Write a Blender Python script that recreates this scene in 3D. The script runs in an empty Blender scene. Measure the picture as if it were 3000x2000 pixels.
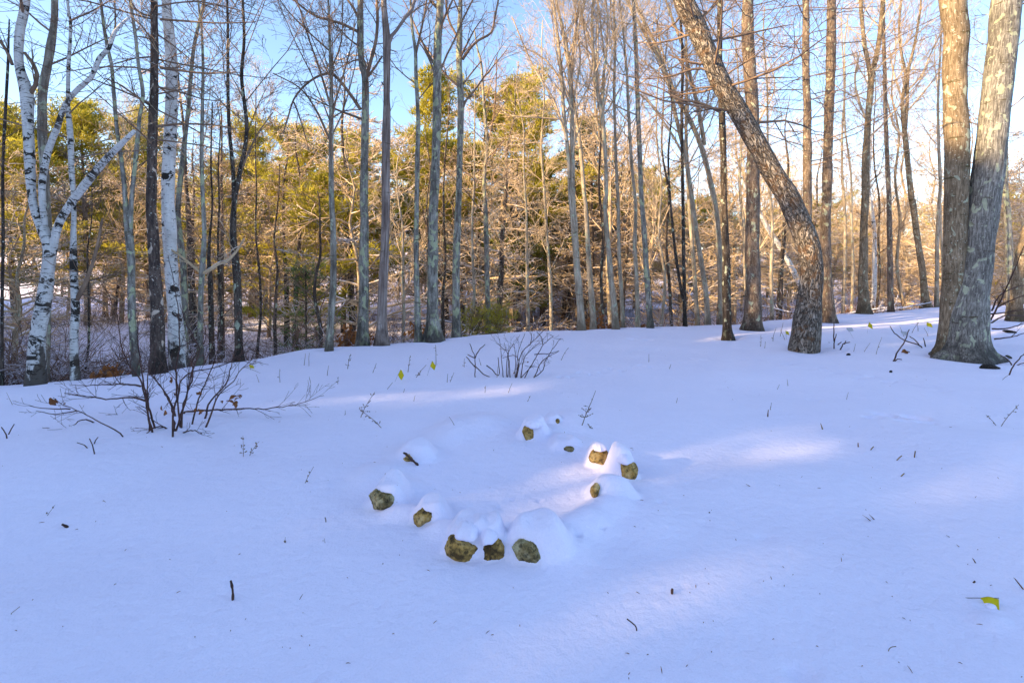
import bpy, math, random
import numpy as np
from mathutils import Vector, Matrix, noise as mnoise
# ------------------------------------------------------------------ camera, sky, sun, exposure
F = 1500.0; EYE = 1.6; PITCH = math.radians(2.0)
scene = bpy.context.scene
col = bpy.data.collections.new("woods"); scene.collection.children.link(col)
cam_d = bpy.data.cameras.new("camera"); cam = bpy.data.objects.new("camera", cam_d)
scene.collection.objects.link(cam); scene.camera = cam
cam.location = (0, 0, EYE); cam.rotation_euler = (math.pi/2 - PITCH, 0, 0)
cam_d.sensor_width = 36; cam_d.lens = 18; cam_d.shift_y = -168/3000
cam_d.clip_start = 0.05; cam_d.clip_end = 2000
SUN_EL = math.radians(19.0); SUN_TRAVEL = math.radians(65)     # horizontal direction the light travels, turned from +Y towards +X
tx, ty = math.sin(SUN_TRAVEL), math.cos(SUN_TRAVEL)
world = bpy.data.worlds.new("World"); scene.world = world; world.use_nodes = True
wn = world.node_tree; bg = wn.nodes["Background"]
sky = wn.nodes.new("ShaderNodeTexSky"); sky.sky_type = 'NISHITA'; sky.sun_disc = False
sky.sun_elevation = SUN_EL; sky.sun_rotation = math.atan2(-tx, -ty)
sky.air_density = 0.85; sky.dust_density = 0.9; sky.ozone_density = 1.7; sky.altitude = 100
wn.links.new(sky.outputs[0], bg.inputs[0]); bg.inputs[1].default_value = 0.15
sun_d = bpy.data.lights.new("sun", 'SUN'); sun_d.energy = 5.0; sun_d.angle = math.radians(0.5); sun_d.color = (1.0, 0.72, 0.38)
sun = bpy.data.objects.new("sun", sun_d); scene.collection.objects.link(sun)
sd = Vector((tx*math.cos(SUN_EL), ty*math.cos(SUN_EL), -math.sin(SUN_EL)))
sun.rotation_euler = sd.to_track_quat('-Z', 'Y').to_euler(); sun.location = (-20, -10, 20)
scene.view_settings.view_transform = 'Standard'; scene.view_settings.look = 'None'
scene.view_settings.exposure = 1.66; scene.view_settings.gamma = 1
scene.cycles.max_bounces = 5; scene.cycles.diffuse_bounces = 3; scene.cycles.glossy_bounces = 2
scene.cycles.transmission_bounces = 2; scene.cycles.transparent_max_bounces = 4

# ------------------------------------------------------------------ geometry helpers
def ray(px, py):
    cx = (px-1500)/F; cy = -(py-832)/F
    return np.array([cx, math.cos(PITCH)+cy*math.sin(PITCH), cy*math.cos(PITCH)-math.sin(PITCH)])
def P(px, py, Y):
    d = ray(px, py); return np.array([0, 0, EYE]) + d*(Y/d[1])
BR = np.array([(0,1122),(319,1103),(510,1078),(689,1056),(893,1024),(1020,1014),(1275,994),(1403,978),(1530,969),(1658,966),
               (1913,957),(2168,950),(2270,937),(2449,921),(2551,916),(2742,900),(3000,893)], float)
PITS = []          # (x, y, radius, depth) dents of the snow
MOUNDS = []        # (x, y, rx, ry, rot, height)
def vn(x, y, s, seed=0):      # smooth value noise, vectorised
    x = np.asarray(x, float)/s + seed*17.3; y = np.asarray(y, float)/s - seed*9.1
    xi = np.floor(x); yi = np.floor(y); fx = x-xi; fy = y-yi
    fx = fx*fx*(3-2*fx); fy = fy*fy*(3-2*fy)
    def h(a, b):
        v = np.sin(a*127.1 + b*311.7 + seed*74.7)*43758.5453; return v-np.floor(v)
    return (h(xi,yi)*(1-fx)+h(xi+1,yi)*fx)*(1-fy) + (h(xi,yi+1)*(1-fx)+h(xi+1,yi+1)*fx)*fy - 0.5
def sst(t): t = np.clip(t, 0, 1); return t*t*(3-2*t)
def H(x, y, detail=True):
    x = np.asarray(x, float); y = np.asarray(y, float)
    yy = np.maximum(y, 0.5)
    s = np.clip(x/yy, -1.15, 1.15)
    bpy_ = np.interp(1500+1500*s, BR[:,0], BR[:,1])
    Yb = EYE*F/(bpy_-780.0)
    Yb = Yb*(1+0.02*vn(x, y, 1.7, 5))
    t = y - Yb + 0.5
    side = sst((s+0.2)/0.9)
    z = -(2.1-0.5*side)*sst(t/(6.5+3*side))
    hill = sst((y-42)/70.0)*(9.5 - 5.5*sst((s+0.1)/0.8))
    z = z + hill + np.where(t > 4, 1, 0)*sst((t-4)/10)*(1.1*vn(x, y, 9, 2)+0.35*vn(x, y, 3, 3))
    z = z + 0.09*vn(x, y*1.3, 2.4, 1)*sst((y-1.5)/3) + 0.03*vn(x, y*1.5, 1.2, 4) + 0.022*vn(x, y*1.6, 0.8, 7) + 0.006*vn(x, y*1.4, 0.22, 8)
    if detail:
        hs = []
        for (mx, my, rx, ry, rot, h) in MOUNDS:
            dx = x-mx; dy = y-my; c, sn = math.cos(rot), math.sin(rot)
            if isinstance(ry, tuple):       # snow banked behind a stone: steep at the front, soft behind
                q = np.sqrt((dx/rx)**2 + (dy/np.where(dy < 0, ry[0], ry[1]))**2); m_ = 1-sst((q-0.5)/0.75)
                hs.append(h*m_); continue
            q = ((dx*c+dy*sn)/rx)**2 + ((-dx*sn+dy*c)/ry)**2
            z = z + h*np.exp(-q**1.5)
        for (mx, my, r, d) in PITS:
            q = ((x-mx)**2+(y-my)**2)/(r*r); z = z - d*np.exp(-q*q)
        if hs: z = z + np.sum(np.array(hs)**3, axis=0)**(1/3)
    return z
def G(px, py, lift=0.0):      # the point of the snow seen at a pixel (near lawn)
    d = ray(px, py); t = EYE/-d[2]
    for _ in range(12):
        x, y = d[0]*t, d[1]*t; z = float(H(x, y)) + lift
        t += (EYE + d[2]*t - z)/(-d[2])*0.8
    return np.array([d[0]*t, d[1]*t, float(H(d[0]*t, d[1]*t))])

class Geo:
    def __init__(s): s.b = {}; s.V = []; s.Fq = []; s.Ft = []; s.A = []; s.n = 0; s.Mq = []; s.Mt = []; s.sm = True
    def tube(s, pts, rad, sides=5, mat=0):
        pts = np.asarray(pts, float); rad = np.asarray(rad, float)
        s.b.setdefault((len(pts), sides, mat), []).append((pts, rad))
    def raw(s, V, Fq=None, Ft=None, mat=0, A=None):
        V = np.asarray(V, float)
        s.V.append(V); s.A.append(V.copy() if A is None else A)
        if Fq is not None: Fq = np.asarray(Fq, int).reshape(-1, 4); s.Fq.append(Fq+s.n); s.Mq.append(np.full(len(Fq), mat))
        if Ft is not None: Ft = np.asarray(Ft, int).reshape(-1, 3); s.Ft.append(Ft+s.n); s.Mt.append(np.full(len(Ft), mat))
        s.n += len(V)
    def flush(s):
        for (n, k, mat), L in s.b.items():
            Pn = np.array([a[0] for a in L]); R = np.array([a[1] for a in L]); M = len(L)
            T = np.gradient(Pn, axis=1); T /= np.linalg.norm(T, axis=2, keepdims=True)+1e-9
            m = np.abs((Pn[:,-1]-Pn[:,0])/(np.linalg.norm(Pn[:,-1]-Pn[:,0],axis=1,keepdims=True)+1e-9))
            ref = np.zeros((M,3)); ref[np.arange(M), np.argmin(m,axis=1)] = 1
            U = np.cross(T, ref[:,None,:]); U /= np.linalg.norm(U,axis=2,keepdims=True)+1e-9
            W = np.cross(T, U)
            a = np.arange(k)*2*math.pi/k
            ca, sa = np.cos(a), np.sin(a)
            if R.ndim == 2: R = R[:,:,None]*np.ones(k)
            V = Pn[:,:,None,:] + R[...,None]*(U[:,:,None,:]*ca[None,None,:,None] + W[:,:,None,:]*sa[None,None,:,None])
            Ls = np.concatenate([np.zeros((M,1)), np.cumsum(np.linalg.norm(np.diff(Pn,axis=1),axis=2),axis=1)],axis=1)
            A = np.stack([R*ca, R*sa, Ls[:,:,None]*np.ones(k)+np.arange(M)[:,None,None]*1.37], axis=-1)
            i = np.arange(n-1)[:,None]*k; j = np.arange(k)[None,:]; j2 = (j+1)%k
            q = np.stack([i+j, i+j2, i+k+j2, i+k+j], axis=-1).reshape(-1,4)
            Q = (q[None]+ (np.arange(M)*n*k)[:,None,None]).reshape(-1,4)
            s.raw(V.reshape(-1,3), Q, None, mat, A.reshape(-1,3))
            # pointed end
            tip = Pn[:,-1] + T[:,-1]*R[:,-1,:1]*0.6
            base = s.n - M*n*k
            tips = np.arange(M)[:,None]
            tr = np.stack([ (tips*n*k + (n-1)*k + j), (tips*n*k + (n-1)*k + j2), np.broadcast_to(s.n-base+tips, (M,k))], axis=-1).reshape(-1,3)
            s.V.append(tip); s.A.append(np.concatenate([np.zeros((M,2)), Ls[:,-1:]],axis=1)); s.n += M
            s.Ft.append(tr+base); s.Mt.append(np.full(len(tr), mat))
        s.b = {}
    def mesh(s, name, mats, smooth=True):
        s.flush()
        me = bpy.data.meshes.new(name)
        if not s.V: return me
        V = np.concatenate(s.V); A = np.concatenate(s.A)
        Fq = np.concatenate(s.Fq) if s.Fq else np.zeros((0,4),int); Ft = np.concatenate(s.Ft) if s.Ft else np.zeros((0,3),int)
        Mi = np.concatenate((s.Mq or [np.zeros(0)]) + (s.Mt or [np.zeros(0)])).astype(np.int32)
        nq, nt = len(Fq), len(Ft)
        me.vertices.add(len(V)); me.vertices.foreach_set('co', V.astype(np.float32).ravel())
        me.loops.add(nq*4+nt*3); me.loops.foreach_set('vertex_index', np.concatenate([Fq.ravel(), Ft.ravel()]).astype(np.int32))
        me.polygons.add(nq+nt)
        ls = np.concatenate([np.arange(nq)*4, nq*4+np.arange(nt)*3]).astype(np.int32)
        me.polygons.foreach_set('loop_start', ls)
        me.polygons.foreach_set('material_index', Mi)
        me.polygons.foreach_set('use_smooth', np.full(nq+nt, smooth))
        for m in mats: me.materials.append(m)
        at = me.attributes.new('bk', 'FLOAT_VECTOR', 'POINT'); at.data.foreach_set('vector', A.astype(np.float32).ravel())
        me.update(calc_edges=True); me.validate()
        return me
def link(name, data, parent=None, loc=None):
    o = bpy.data.objects.new(name, data); col.objects.link(o)
    if parent is not None: o.parent = parent
    if loc is not None: o.location = loc
    return o
def tag(o, label=None, cat=None, group=None, kind=None):
    if label: o['label'] = label
    if cat: o['category'] = cat
    if group: o['group'] = group
    if kind: o['kind'] = kind
    return o
def shifted(g, org):      # local coordinates about the thing's base
    org = np.asarray(org, float)
    g.flush(); g.V = [v-org for v in g.V]; return g
def spline(pts, step):
    pts = np.asarray(pts, float)
    if len(pts) < 3:
        n = max(2, int(np.linalg.norm(pts[-1,:3]-pts[0,:3])/step)+1); t = np.linspace(0,1,n)[:,None]; return pts[0]*(1-t)+pts[-1]*t
    p = np.vstack([2*pts[0]-pts[1], pts, 2*pts[-1]-pts[-2]]); out = []
    for i in range(1, len(p)-2):
        L = np.linalg.norm(p[i+1,:3]-p[i,:3]); n = max(1, int(round(L/step)))
        for k in range(n):
            t = k/n; a,b,c,d = p[i-1],p[i],p[i+1],p[i+2]
            out.append(0.5*((2*b)+(-a+c)*t+(2*a-5*b+4*c-d)*t*t+(-a+3*b-3*c+d)*t**3))
    out.append(p[-2]); return np.array(out)
def unit(v): v = np.asarray(v, float); return v/(np.linalg.norm(v)+1e-9)

# ------------------------------------------------------------------ materials
class NT:
    def __init__(s, name):
        s.m = bpy.data.materials.new(name); s.m.use_nodes = True; s.t = s.m.node_tree; s.b = s.t.nodes['Principled BSDF']
        s.b.inputs['Roughness'].default_value = 0.85; s.b.inputs['Specular IOR Level'].default_value = 0.2
    def n(s, ty, **kw):
        x = s.t.nodes.new(ty)
        for k, v in kw.items():
            if k in x.inputs: x.inputs[k].default_value = v
            else: setattr(x, k, v)
        return x
    def l(s, a, b): s.t.links.new(a, b)
    def vec(s, scale=(1,1,1), src='bk'):
        if src == 'bk': a = s.n('ShaderNodeAttribute', attribute_name='bk').outputs['Vector']
        elif src == 'pos': a = s.n('ShaderNodeNewGeometry').outputs['Position']
        else: a = s.n('ShaderNodeTexCoord').outputs['Object']
        # every object gets its own piece of the pattern
        mp = s.n('ShaderNodeMapping'); mp.inputs['Scale'].default_value = scale; s.l(a, mp.inputs['Vector'])
        if src != 'pos':
            r = s.n('ShaderNodeObjectInfo').outputs['Random']; mu = s.n('ShaderNodeMath', operation='MULTIPLY'); s.l(r, mu.inputs[0]); mu.inputs[1].default_value = 50
            s.l(mu.outputs[0], mp.inputs['Location'])
        return mp.outputs[0]
    def noise(s, scale, vec, detail=3, rough=0.55, dist=0.0):
        x = s.n('ShaderNodeTexNoise'); x.inputs['Scale'].default_value = scale; x.inputs['Detail'].default_value = detail
        x.inputs['Roughness'].default_value = rough; x.inputs['Distortion'].default_value = dist; s.l(vec, x.inputs['Vector']); return x.outputs['Fac']
    def ramp(s, fac, stops):
        x = s.n('ShaderNodeValToRGB'); e = x.color_ramp.elements
        while len(e) < len(stops): e.new(0.5)
        for i, (p, c) in enumerate(stops):
            e[i].position = p; c = (c,c,c) if not hasattr(c, '__len__') else c; e[i].color = (*c, 1)
        s.l(fac, x.inputs[0]); return x.outputs[0]
    def mix(s, fac, a, b, mode='MIX'):
        x = s.n('ShaderNodeMix', data_type='RGBA', blend_type=mode)
        if hasattr(fac, 'links') or hasattr(fac, 'is_linked'): s.l(fac, x.inputs[0])
        else: x.inputs[0].default_value = fac
        for v, i in ((a, 6), (b, 7)):
            if isinstance(v, tuple): x.inputs[i].default_value = (*v, 1)
            else: s.l(v, x.inputs[i])
        return x.outputs[2]
    def math(s, op, a, b=None):
        x = s.n('ShaderNodeMath', operation=op)
        for v, i in ((a,0),(b,1)):
            if v is None: continue
            if isinstance(v, (int,float)): x.inputs[i].default_value = v
            else: s.l(v, x.inputs[i])
        return x.outputs[0]
    def bump(s, h, strength, dist):
        x = s.n('ShaderNodeBump'); x.inputs['Strength'].default_value = strength; x.inputs['Distance'].default_value = dist
        s.l(h, x.inputs['Height']); s.l(x.outputs[0], s.b.inputs['Normal'])
    def out(s, c): s.l(c, s.b.inputs['Base Color']); return s.m
    def snowtop(s, c, lo=0.55, hi=0.85, amount=0.5, nscale=3.0):
        nz = s.n('ShaderNodeSeparateXYZ'); s.l(s.n('ShaderNodeNewGeometry').outputs['Normal'], nz.inputs[0])
        up = s.ramp(nz.outputs[2], [(lo,0.0),(hi,1.0)])
        p = s.noise(nscale, s.vec(src='pos'), 2)
        pm = s.ramp(p, [(0.62-0.3*amount,0.0),(0.68-0.3*amount,1.0)])
        f = s.math('MULTIPLY', up, pm)
        return s.mix(f, c, (0.84,0.81,0.91))
WHITE = (0.86, 0.87, 0.92)
def m_bark(name, dark, mid, light, furrow=22, vstretch=0.18, lichen=0.0, lichcol=(0.34,0.36,0.26), moss=0.0, bump=0.5, snow=None):
    t = NT(name)
    f = t.noise(furrow, t.vec((1,1,vstretch)), 4, 0.65)
    b = t.noise(2.2, t.vec(), 3)
    c = t.ramp(f, [(0.32,dark),(0.5,mid),(0.68,light)])
    c = t.mix(t.ramp(b, [(0.35,0.0),(0.7,0.45)]), c, tuple(x*0.6 for x in dark))
    if lichen > 0:
        l = t.noise(9, t.vec((1,1,0.7)), 2, 0.4, 0.6); k = t.ramp(l, [(0.66-lichen*0.2,0.0),(0.69-lichen*0.2,1.0)])
        c = t.mix(k, c, lichcol)
        l2 = t.noise(38, t.vec(), 1); c = t.mix(t.ramp(l2, [(0.66,0.0),(0.72,0.6)]), c, (0.5,0.52,0.46))
    if moss > 0:
        l = t.noise(5, t.vec((0.4,0.4,2.2)), 4, 0.7); c = t.mix(t.ramp(l, [(0.66-moss*0.2,0.0),(0.70-moss*0.2,0.9)]), c, (0.065,0.05,0.018))
    t.bump(f, bump, 0.03)
    fz = t.n('ShaderNodeSeparateXYZ'); t.l(t.n('ShaderNodeTexCoord').outputs['Object'], fz.inputs[0])       # damp mossy foot
    fn = t.math('ADD', t.math('ADD', fz.outputs[2], t.math('MULTIPLY', t.noise(5, t.vec((1,1,0.5)), 4, 0.65), -2.4)), 1.5)
    c = t.mix(t.ramp(fn, [(0.40,0.75),(0.80,0.0)]), c, tuple(x*0.55 for x in dark))
    c = t.mix(t.ramp(t.noise(3.2, t.vec((1,1,0.6)), 5, 0.7), [(0.50,0.0),(0.66,0.5)]), c, tuple(x*0.9 for x in dark))
    if snow: c = t.snowtop(c, *snow)
    return t.out(c)
def m_birch(name, bright=0.62, marks=0.5):
    t = NT(name)
    n = t.noise(14, t.vec((1,1,0.25)), 3)
    c = t.ramp(n, [(0.3,(bright*0.72,bright*0.70,bright*0.68)),(0.7,(bright,bright*0.98,bright*0.95))])
    d = t.noise(7, t.vec((1.3,1.3,8)), 4, 0.7)
    c = t.mix(t.ramp(d, [(0.60-0.03*marks,0.0),(0.63-0.03*marks,0.9)]), c, (0.06,0.05,0.045))
    s = t.noise(3.0, t.vec((1.3,1.3,2.2)), 5, 0.72, 0.8)
    c = t.mix(t.ramp(s, [(0.60-0.075*marks,0.0),(0.63-0.075*marks,1.0)]), c, (0.03,0.026,0.022))
    fz = t.n('ShaderNodeSeparateXYZ'); t.l(t.n('ShaderNodeTexCoord').outputs['Object'], fz.inputs[0])       # old dark rind at the foot
    fn = t.math('ADD', fz.outputs[2], t.math('MULTIPLY', t.noise(4.5, t.vec((1,1,0.5)), 4, 0.65), -2.6))
    c = t.mix(t.ramp(t.math('ADD', fn, 1.5), [(0.45,0.92),(0.62,0.0)]), c, (0.045,0.034,0.026))
    s2 = t.noise(2.2, t.vec(), 3)
    c = t.mix(t.ramp(s2, [(0.55,0.0),(0.75,0.35)]), c, (0.30,0.24,0.20))
    t.bump(d, 0.25, 0.01); return t.out(c)
def m_plain(name, a, b, scale=8, bump=0.0, trans=0.0, rough=0.85, snow=None, vs=(1,1,1)):
    t = NT(name); n = t.noise(scale, t.vec(vs), 3)
    c = t.ramp(n, [(0.35,a),(0.65,b)])
    if snow: c = t.snowtop(c, *snow)
    t.b.inputs['Roughness'].default_value = rough
    if bump: t.bump(n, bump, 0.02)
    t.out(c)
    if trans:
        tr = t.n('ShaderNodeBsdfTranslucent'); t.l(c, tr.inputs[0]); mx = t.n('ShaderNodeMixShader'); mx.inputs[0].default_value = trans
        t.l(t.b.outputs[0], mx.inputs[1]); t.l(tr.outputs[0], mx.inputs[2]); t.l(mx.outputs[0], t.t.nodes['Material Output'].inputs[0])
    return t.m
MAT = {}
MAT['maple'] = m_bark('grey maple bark', (0.09,0.075,0.06), (0.25,0.22,0.18), (0.46,0.42,0.35), 20, 0.16, lichen=0.3, moss=0.2, bump=0.6)
MAT['maple_l'] = m_bark('pale maple bark', (0.17,0.13,0.09), (0.38,0.31,0.23), (0.56,0.48,0.38), 20, 0.16, lichen=0.25, moss=0.1, bump=0.5)
MAT['big_l'] = m_bark('old tan maple bark', (0.085,0.06,0.035), (0.21,0.155,0.10), (0.36,0.28,0.19), 40, 0.16, lichen=0.12, moss=0.33, bump=0.5)
MAT['big_r'] = m_bark('old grey maple bark', (0.06,0.053,0.048), (0.19,0.178,0.16), (0.39,0.37,0.335), 48, 0.13, lichen=0.32, moss=0.12, bump=0.7)
MAT['lichen'] = m_bark('lichen grey bark', (0.07,0.06,0.05), (0.23,0.21,0.18), (0.42,0.40,0.35), 20, 0.2, lichen=0.5, lichcol=(0.33,0.35,0.22), moss=0.2, bump=0.6)
MAT['dark'] = m_bark('dark bark', (0.018,0.014,0.012), (0.06,0.045,0.036), (0.15,0.115,0.09), 24, 0.2, lichen=0.1, bump=0.8)
MAT['pine'] = m_bark('grey brown pine bark', (0.06,0.042,0.032), (0.18,0.13,0.10), (0.33,0.255,0.195), 30, 0.22, lichen=0.12, bump=0.8)
MAT['pine_p'] = m_bark('dark pine bark with pale scars', (0.03,0.022,0.02), (0.085,0.06,0.05), (0.17,0.125,0.10), 26, 0.25, lichen=0.15, lichcol=(0.5,0.40,0.32), bump=0.8)
MAT['snag'] = m_bark('weathered silver deadwood', (0.09,0.06,0.05), (0.27,0.215,0.19), (0.42,0.36,0.33), 26, 0.04, moss=0.12, bump=0.5)
MAT['birch'] = m_birch('white birch bark', 0.74, 0.35)
MAT['birch_d'] = m_birch('scarred birch bark', 0.58, 0.9)
t = NT('furrowed oak bark')
v = t.n('ShaderNodeTexVoronoi'); v.feature = 'DISTANCE_TO_EDGE'; v.inputs['Scale'].default_value = 24
dn = t.noise(9, t.vec((1,1,0.5)), 2); mp = t.vec((1,1,0.15)); av = t.n('ShaderNodeVectorMath', operation='ADD')
cmb = t.n('ShaderNodeCombineXYZ'); t.l(t.math('MULTIPLY', dn, 0.30), cmb.inputs[0]); t.l(t.math('MULTIPLY', dn, -0.22), cmb.inputs[1])
t.l(mp, av.inputs[0]); t.l(cmb.outputs[0], av.inputs[1]); t.l(av.outputs[0], v.inputs['Vector'])
c = t.ramp(v.outputs[0], [(0.02,(0.03,0.023,0.018)),(0.13,(0.19,0.155,0.125)),(0.40,(0.37,0.32,0.27))])
ln = t.noise(7, t.vec(), 3); c = t.mix(t.ramp(ln, [(0.56,0.0),(0.62,0.55)]), c, (0.14,0.07,0.03))
ln = t.noise(16, t.vec(), 3); c = t.mix(t.ramp(ln, [(0.60,0.0),(0.70,0.35)]), c, (0.38,0.36,0.32))
t.bump(t.ramp(v.outputs[0], [(0.0,0.0),(0.3,1.0)]), 0.9, 0.03); MAT['oak'] = t.out(c)
MAT['twig'] = m_plain('bare twigs', (0.13,0.085,0.06), (0.28,0.19,0.13), 3)
MAT['twig_g'] = m_plain('pale grey tan twigs', (0.34,0.25,0.17), (0.58,0.45,0.31), 2)
MAT['twig_s'] = m_plain('tan branches with snow on top', (0.36,0.25,0.15), (0.60,0.45,0.28), 2, snow=(0.5,0.85,0.45,1.2))
MAT['bush'] = m_plain('dark red brown twigs', (0.035,0.018,0.016), (0.09,0.045,0.035), 14, rough=0.6)
MAT['weed'] = m_plain('dry weed stalks', (0.12,0.09,0.08), (0.25,0.19,0.15), 14)
MAT['bgbark'] = m_bark('sunlit wood bark', (0.16,0.11,0.07), (0.36,0.27,0.17), (0.54,0.43,0.30), 14, 0.2, lichen=0.15, bump=0.4)
MAT['bgdark'] = m_bark('hemlock bark', (0.03,0.022,0.018), (0.09,0.065,0.05), (0.17,0.13,0.10), 14, 0.2, lichen=0.1, bump=0.4)
MAT['needle'] = m_plain('pine needles', (0.30,0.28,0.035), (0.52,0.44,0.06), 0.9, trans=0.45, rough=0.5)
MAT['needle_d'] = m_plain('dark evergreen needles', (0.09,0.115,0.025), (0.22,0.22,0.04), 1.1, trans=0.25, rough=0.5)
MAT['needle_g'] = m_plain('fresh green needles', (0.05,0.12,0.02), (0.12,0.19,0.03), 2, trans=0.3, rough=0.5)
MAT['leaf'] = m_plain('dry brown beech leaves', (0.22,0.085,0.025), (0.42,0.17,0.05), 6, trans=0.3, rough=0.6)
MAT['leaf_d'] = m_plain('dark curled leaves', (0.07,0.025,0.012), (0.26,0.10,0.03), 20, trans=0.15, rough=0.6)
MAT['blade'] = m_plain('dead straw blade', (0.12,0.06,0.02), (0.34,0.20,0.06), 20, trans=0.2)
MAT['flag'] = m_plain('yellow plastic flag', (0.62,0.52,0.01), (0.72,0.62,0.02), 20, trans=0.35, rough=0.4)
MAT['flag_w'] = m_plain('pale plastic flag', (0.55,0.58,0.62), (0.62,0.65,0.7), 20, trans=0.5, rough=0.4)
MAT['wire'] = m_plain('steel flag wire', (0.05,0.045,0.04), (0.12,0.11,0.10), 30, rough=0.4)
# stone
t = NT('lichened field stone'); a = t.noise(9, t.vec(src='obj'), 4, 0.7); b = t.noise(38, t.vec(src='obj'), 3, 0.7)
c = t.ramp(a, [(0.36,(0.08,0.05,0.018)),(0.5,(0.38,0.235,0.065)),(0.66,(0.52,0.40,0.19))])
c = t.mix(t.ramp(b, [(0.36,0.8),(0.52,0.0)]), c, (0.03,0.02,0.012)); t.bump(b, 0.9, 0.012); MAT['stone'] = t.out(c)
t = NT('grey green field stone'); a = t.noise(11, t.vec(src='obj'), 4, 0.7); b = t.noise(38, t.vec(src='obj'), 3, 0.7)
c = t.ramp(a, [(0.36,(0.04,0.028,0.012)),(0.5,(0.22,0.165,0.07)),(0.66,(0.38,0.34,0.20))])
c = t.mix(t.ramp(b, [(0.36,0.8),(0.52,0.0)]), c, (0.025,0.022,0.012)); t.bump(b, 0.9, 0.012); MAT['stone_g'] = t.out(c)
# snow
t = NT('snow'); p = t.vec(src='pos')
a = t.noise(1.1, p, 3); b = t.noise(110, p, 3, 0.75); d = t.noise(14, p, 3)
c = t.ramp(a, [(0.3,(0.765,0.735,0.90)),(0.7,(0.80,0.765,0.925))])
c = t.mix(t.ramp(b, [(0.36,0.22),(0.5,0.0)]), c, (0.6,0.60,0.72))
hh = t.math('ADD', t.math('MULTIPLY', b, 0.25), t.math('MULTIPLY', d, 1.0)); t.bump(hh, 0.6, 0.03)
t.b.inputs['Roughness'].default_value = 0.7; MAT['snow'] = t.out(c)
# ------------------------------------------------------------------ branch growth
def walk(p, d, L, n, wig, trop, rng, grav=0.0):
    pts = [p]; d = unit(d); h = L/n
    for i in range(n):
        d = unit(d + rng.normal(0, wig, 3) + np.array([0,0,trop+grav*i])); p = p + d*h; pts.append(p)
    return np.array(pts)
def limb(g, p, d, L, r, lvl, rng, o, mat=1):
    """o: dict(n=[segments], k=[children], ang=, trop=, wig=, rmin=, shrink=)"""
    n = o['n'][lvl]
    pts = walk(np.asarray(p, float), d, L, n, o['wig'][lvl], o['trop'][lvl], rng, o.get('grav', 0))
    rad = np.maximum(r*(1-np.linspace(0,1,n+1)**1.3*0.82), o['rmin'])
    g.tube(pts, rad, 6 if r > 0.03 else (4 if r > 0.012 else 3), mat)
    if lvl+1 >= len(o['n']): return
    k = o['k'][lvl]; k = max(1, int(round(k*(0.7+0.6*rng.random()))))
    sgn = 1 if rng.random() < .5 else -1
    for i in range(k):
        t = 0.18+0.80*(i+rng.random()*0.8)/k; q = t*n; a = int(min(q, n-1)); f = q-a
        pp = pts[a]*(1-f)+pts[a+1]*f; dd = unit(pts[a+1]-pts[a])
        side = unit(np.cross(dd, unit(rng.normal(0,1,3)*o.get('flat',1.0) + np.array([0,0,1.0])*(1.6-o.get('flat',1.0)))))
        sgn = -sgn; ang = o['ang']*(0.7+0.6*rng.random())
        nd = dd*math.cos(ang)+side*sgn*math.sin(ang)
        limb(g, pp, nd, L*o['shrink']*(1.15-0.75*t)*(0.7+0.6*rng.random()), max((r*(1-t**1.3*0.8))*0.55, o['rmin']), lvl+1, rng, o, mat)
UPSWEPT = dict(n=[6,5,4,3], k=[6,5,3], ang=0.65, trop=[0.10,0.06,0.05,0.03], wig=[0.09,0.12,0.16,0.2], rmin=0.0028, shrink=0.55)
UPFAR = dict(n=[5,4,3], k=[7,5], ang=0.7, trop=[0.10,0.06,0.04], wig=[0.09,0.13,0.2], rmin=0.006, shrink=0.55)
SPRAWL = dict(n=[7,5,4], k=[9,6], ang=0.75, trop=[0.02,0.01,0.0], wig=[0.13,0.16,0.22], rmin=0.010, shrink=0.5, flat=0.5)
TWIGGY = dict(n=[5,4,3], k=[6,5], ang=0.7, trop=[0.03,0.03,0.03], wig=[0.1,0.14,0.2], rmin=0.003, shrink=0.55)
def on_stem(P3, R, t):
    q = t*(len(P3)-1); a = int(min(q, len(P3)-2)); f = q-a; return P3[a]*(1-f)+P3[a+1]*f, R[a]*(1-f)+R[a+1]*f, unit(P3[a+1]-P3[a])
def auto_limbs(g, P3, R, n, t0, t1, L, up, o, rng, rf=0.35, mat=1, az=None, rmax=0.06):
    a0 = rng.random()*6.28
    for i in range(n):
        t = t0+(t1-t0)*(i+rng.random())/n; p, r, d = on_stem(P3, R, t)
        a = a0+i*2.4+rng.normal(0,.4) if az is None else az+rng.normal(0,.6)
        hd = np.array([math.cos(a), math.sin(a), 0]); u = up*(0.7+0.6*rng.random())
        dd = unit(hd*math.cos(u)+np.array([0,0,1])*math.sin(u))
        limb(g, p, dd, L*(0.6+0.7*rng.random())*(1.15-0.5*(t-t0)/(t1-t0+1e-6)), min(max(r*rf, o['rmin']*1.5), rmax), 0, rng, o, mat)
def rough(P3, R, k, amp, flare, lobes, ground, rng, fl_h=0.22):
    n = len(P3); th = np.arange(k)*2*math.pi/k; s = np.concatenate([[0], np.cumsum(np.linalg.norm(np.diff(P3,axis=0),axis=1))])
    out = R[:,None]*np.ones(k)
    for i in range(7):
        m = rng.integers(1, 5); w = rng.uniform(1.0, 9.0); ph = rng.uniform(0, 6.28, 2)
        out = out + R[:,None]*amp/(1+0.35*i)*np.sin(m*th[None,:]+ph[0]+0.7*np.sin(s[:,None]*w*0.5))*np.sin(s[:,None]*w+ph[1])
    h = np.maximum(P3[:,2]-ground, 0); e = np.exp(-h/fl_h)[:,None]
    lob = 1+0.0*th
    if lobes: lob = 1+0.55*np.sin(lobes*th+rng.uniform(0,6))+0.25*np.sin((lobes+2)*th+rng.uniform(0,6))
    return out*(1+flare*e*np.maximum(lob, 0.1)[None,:])
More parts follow.
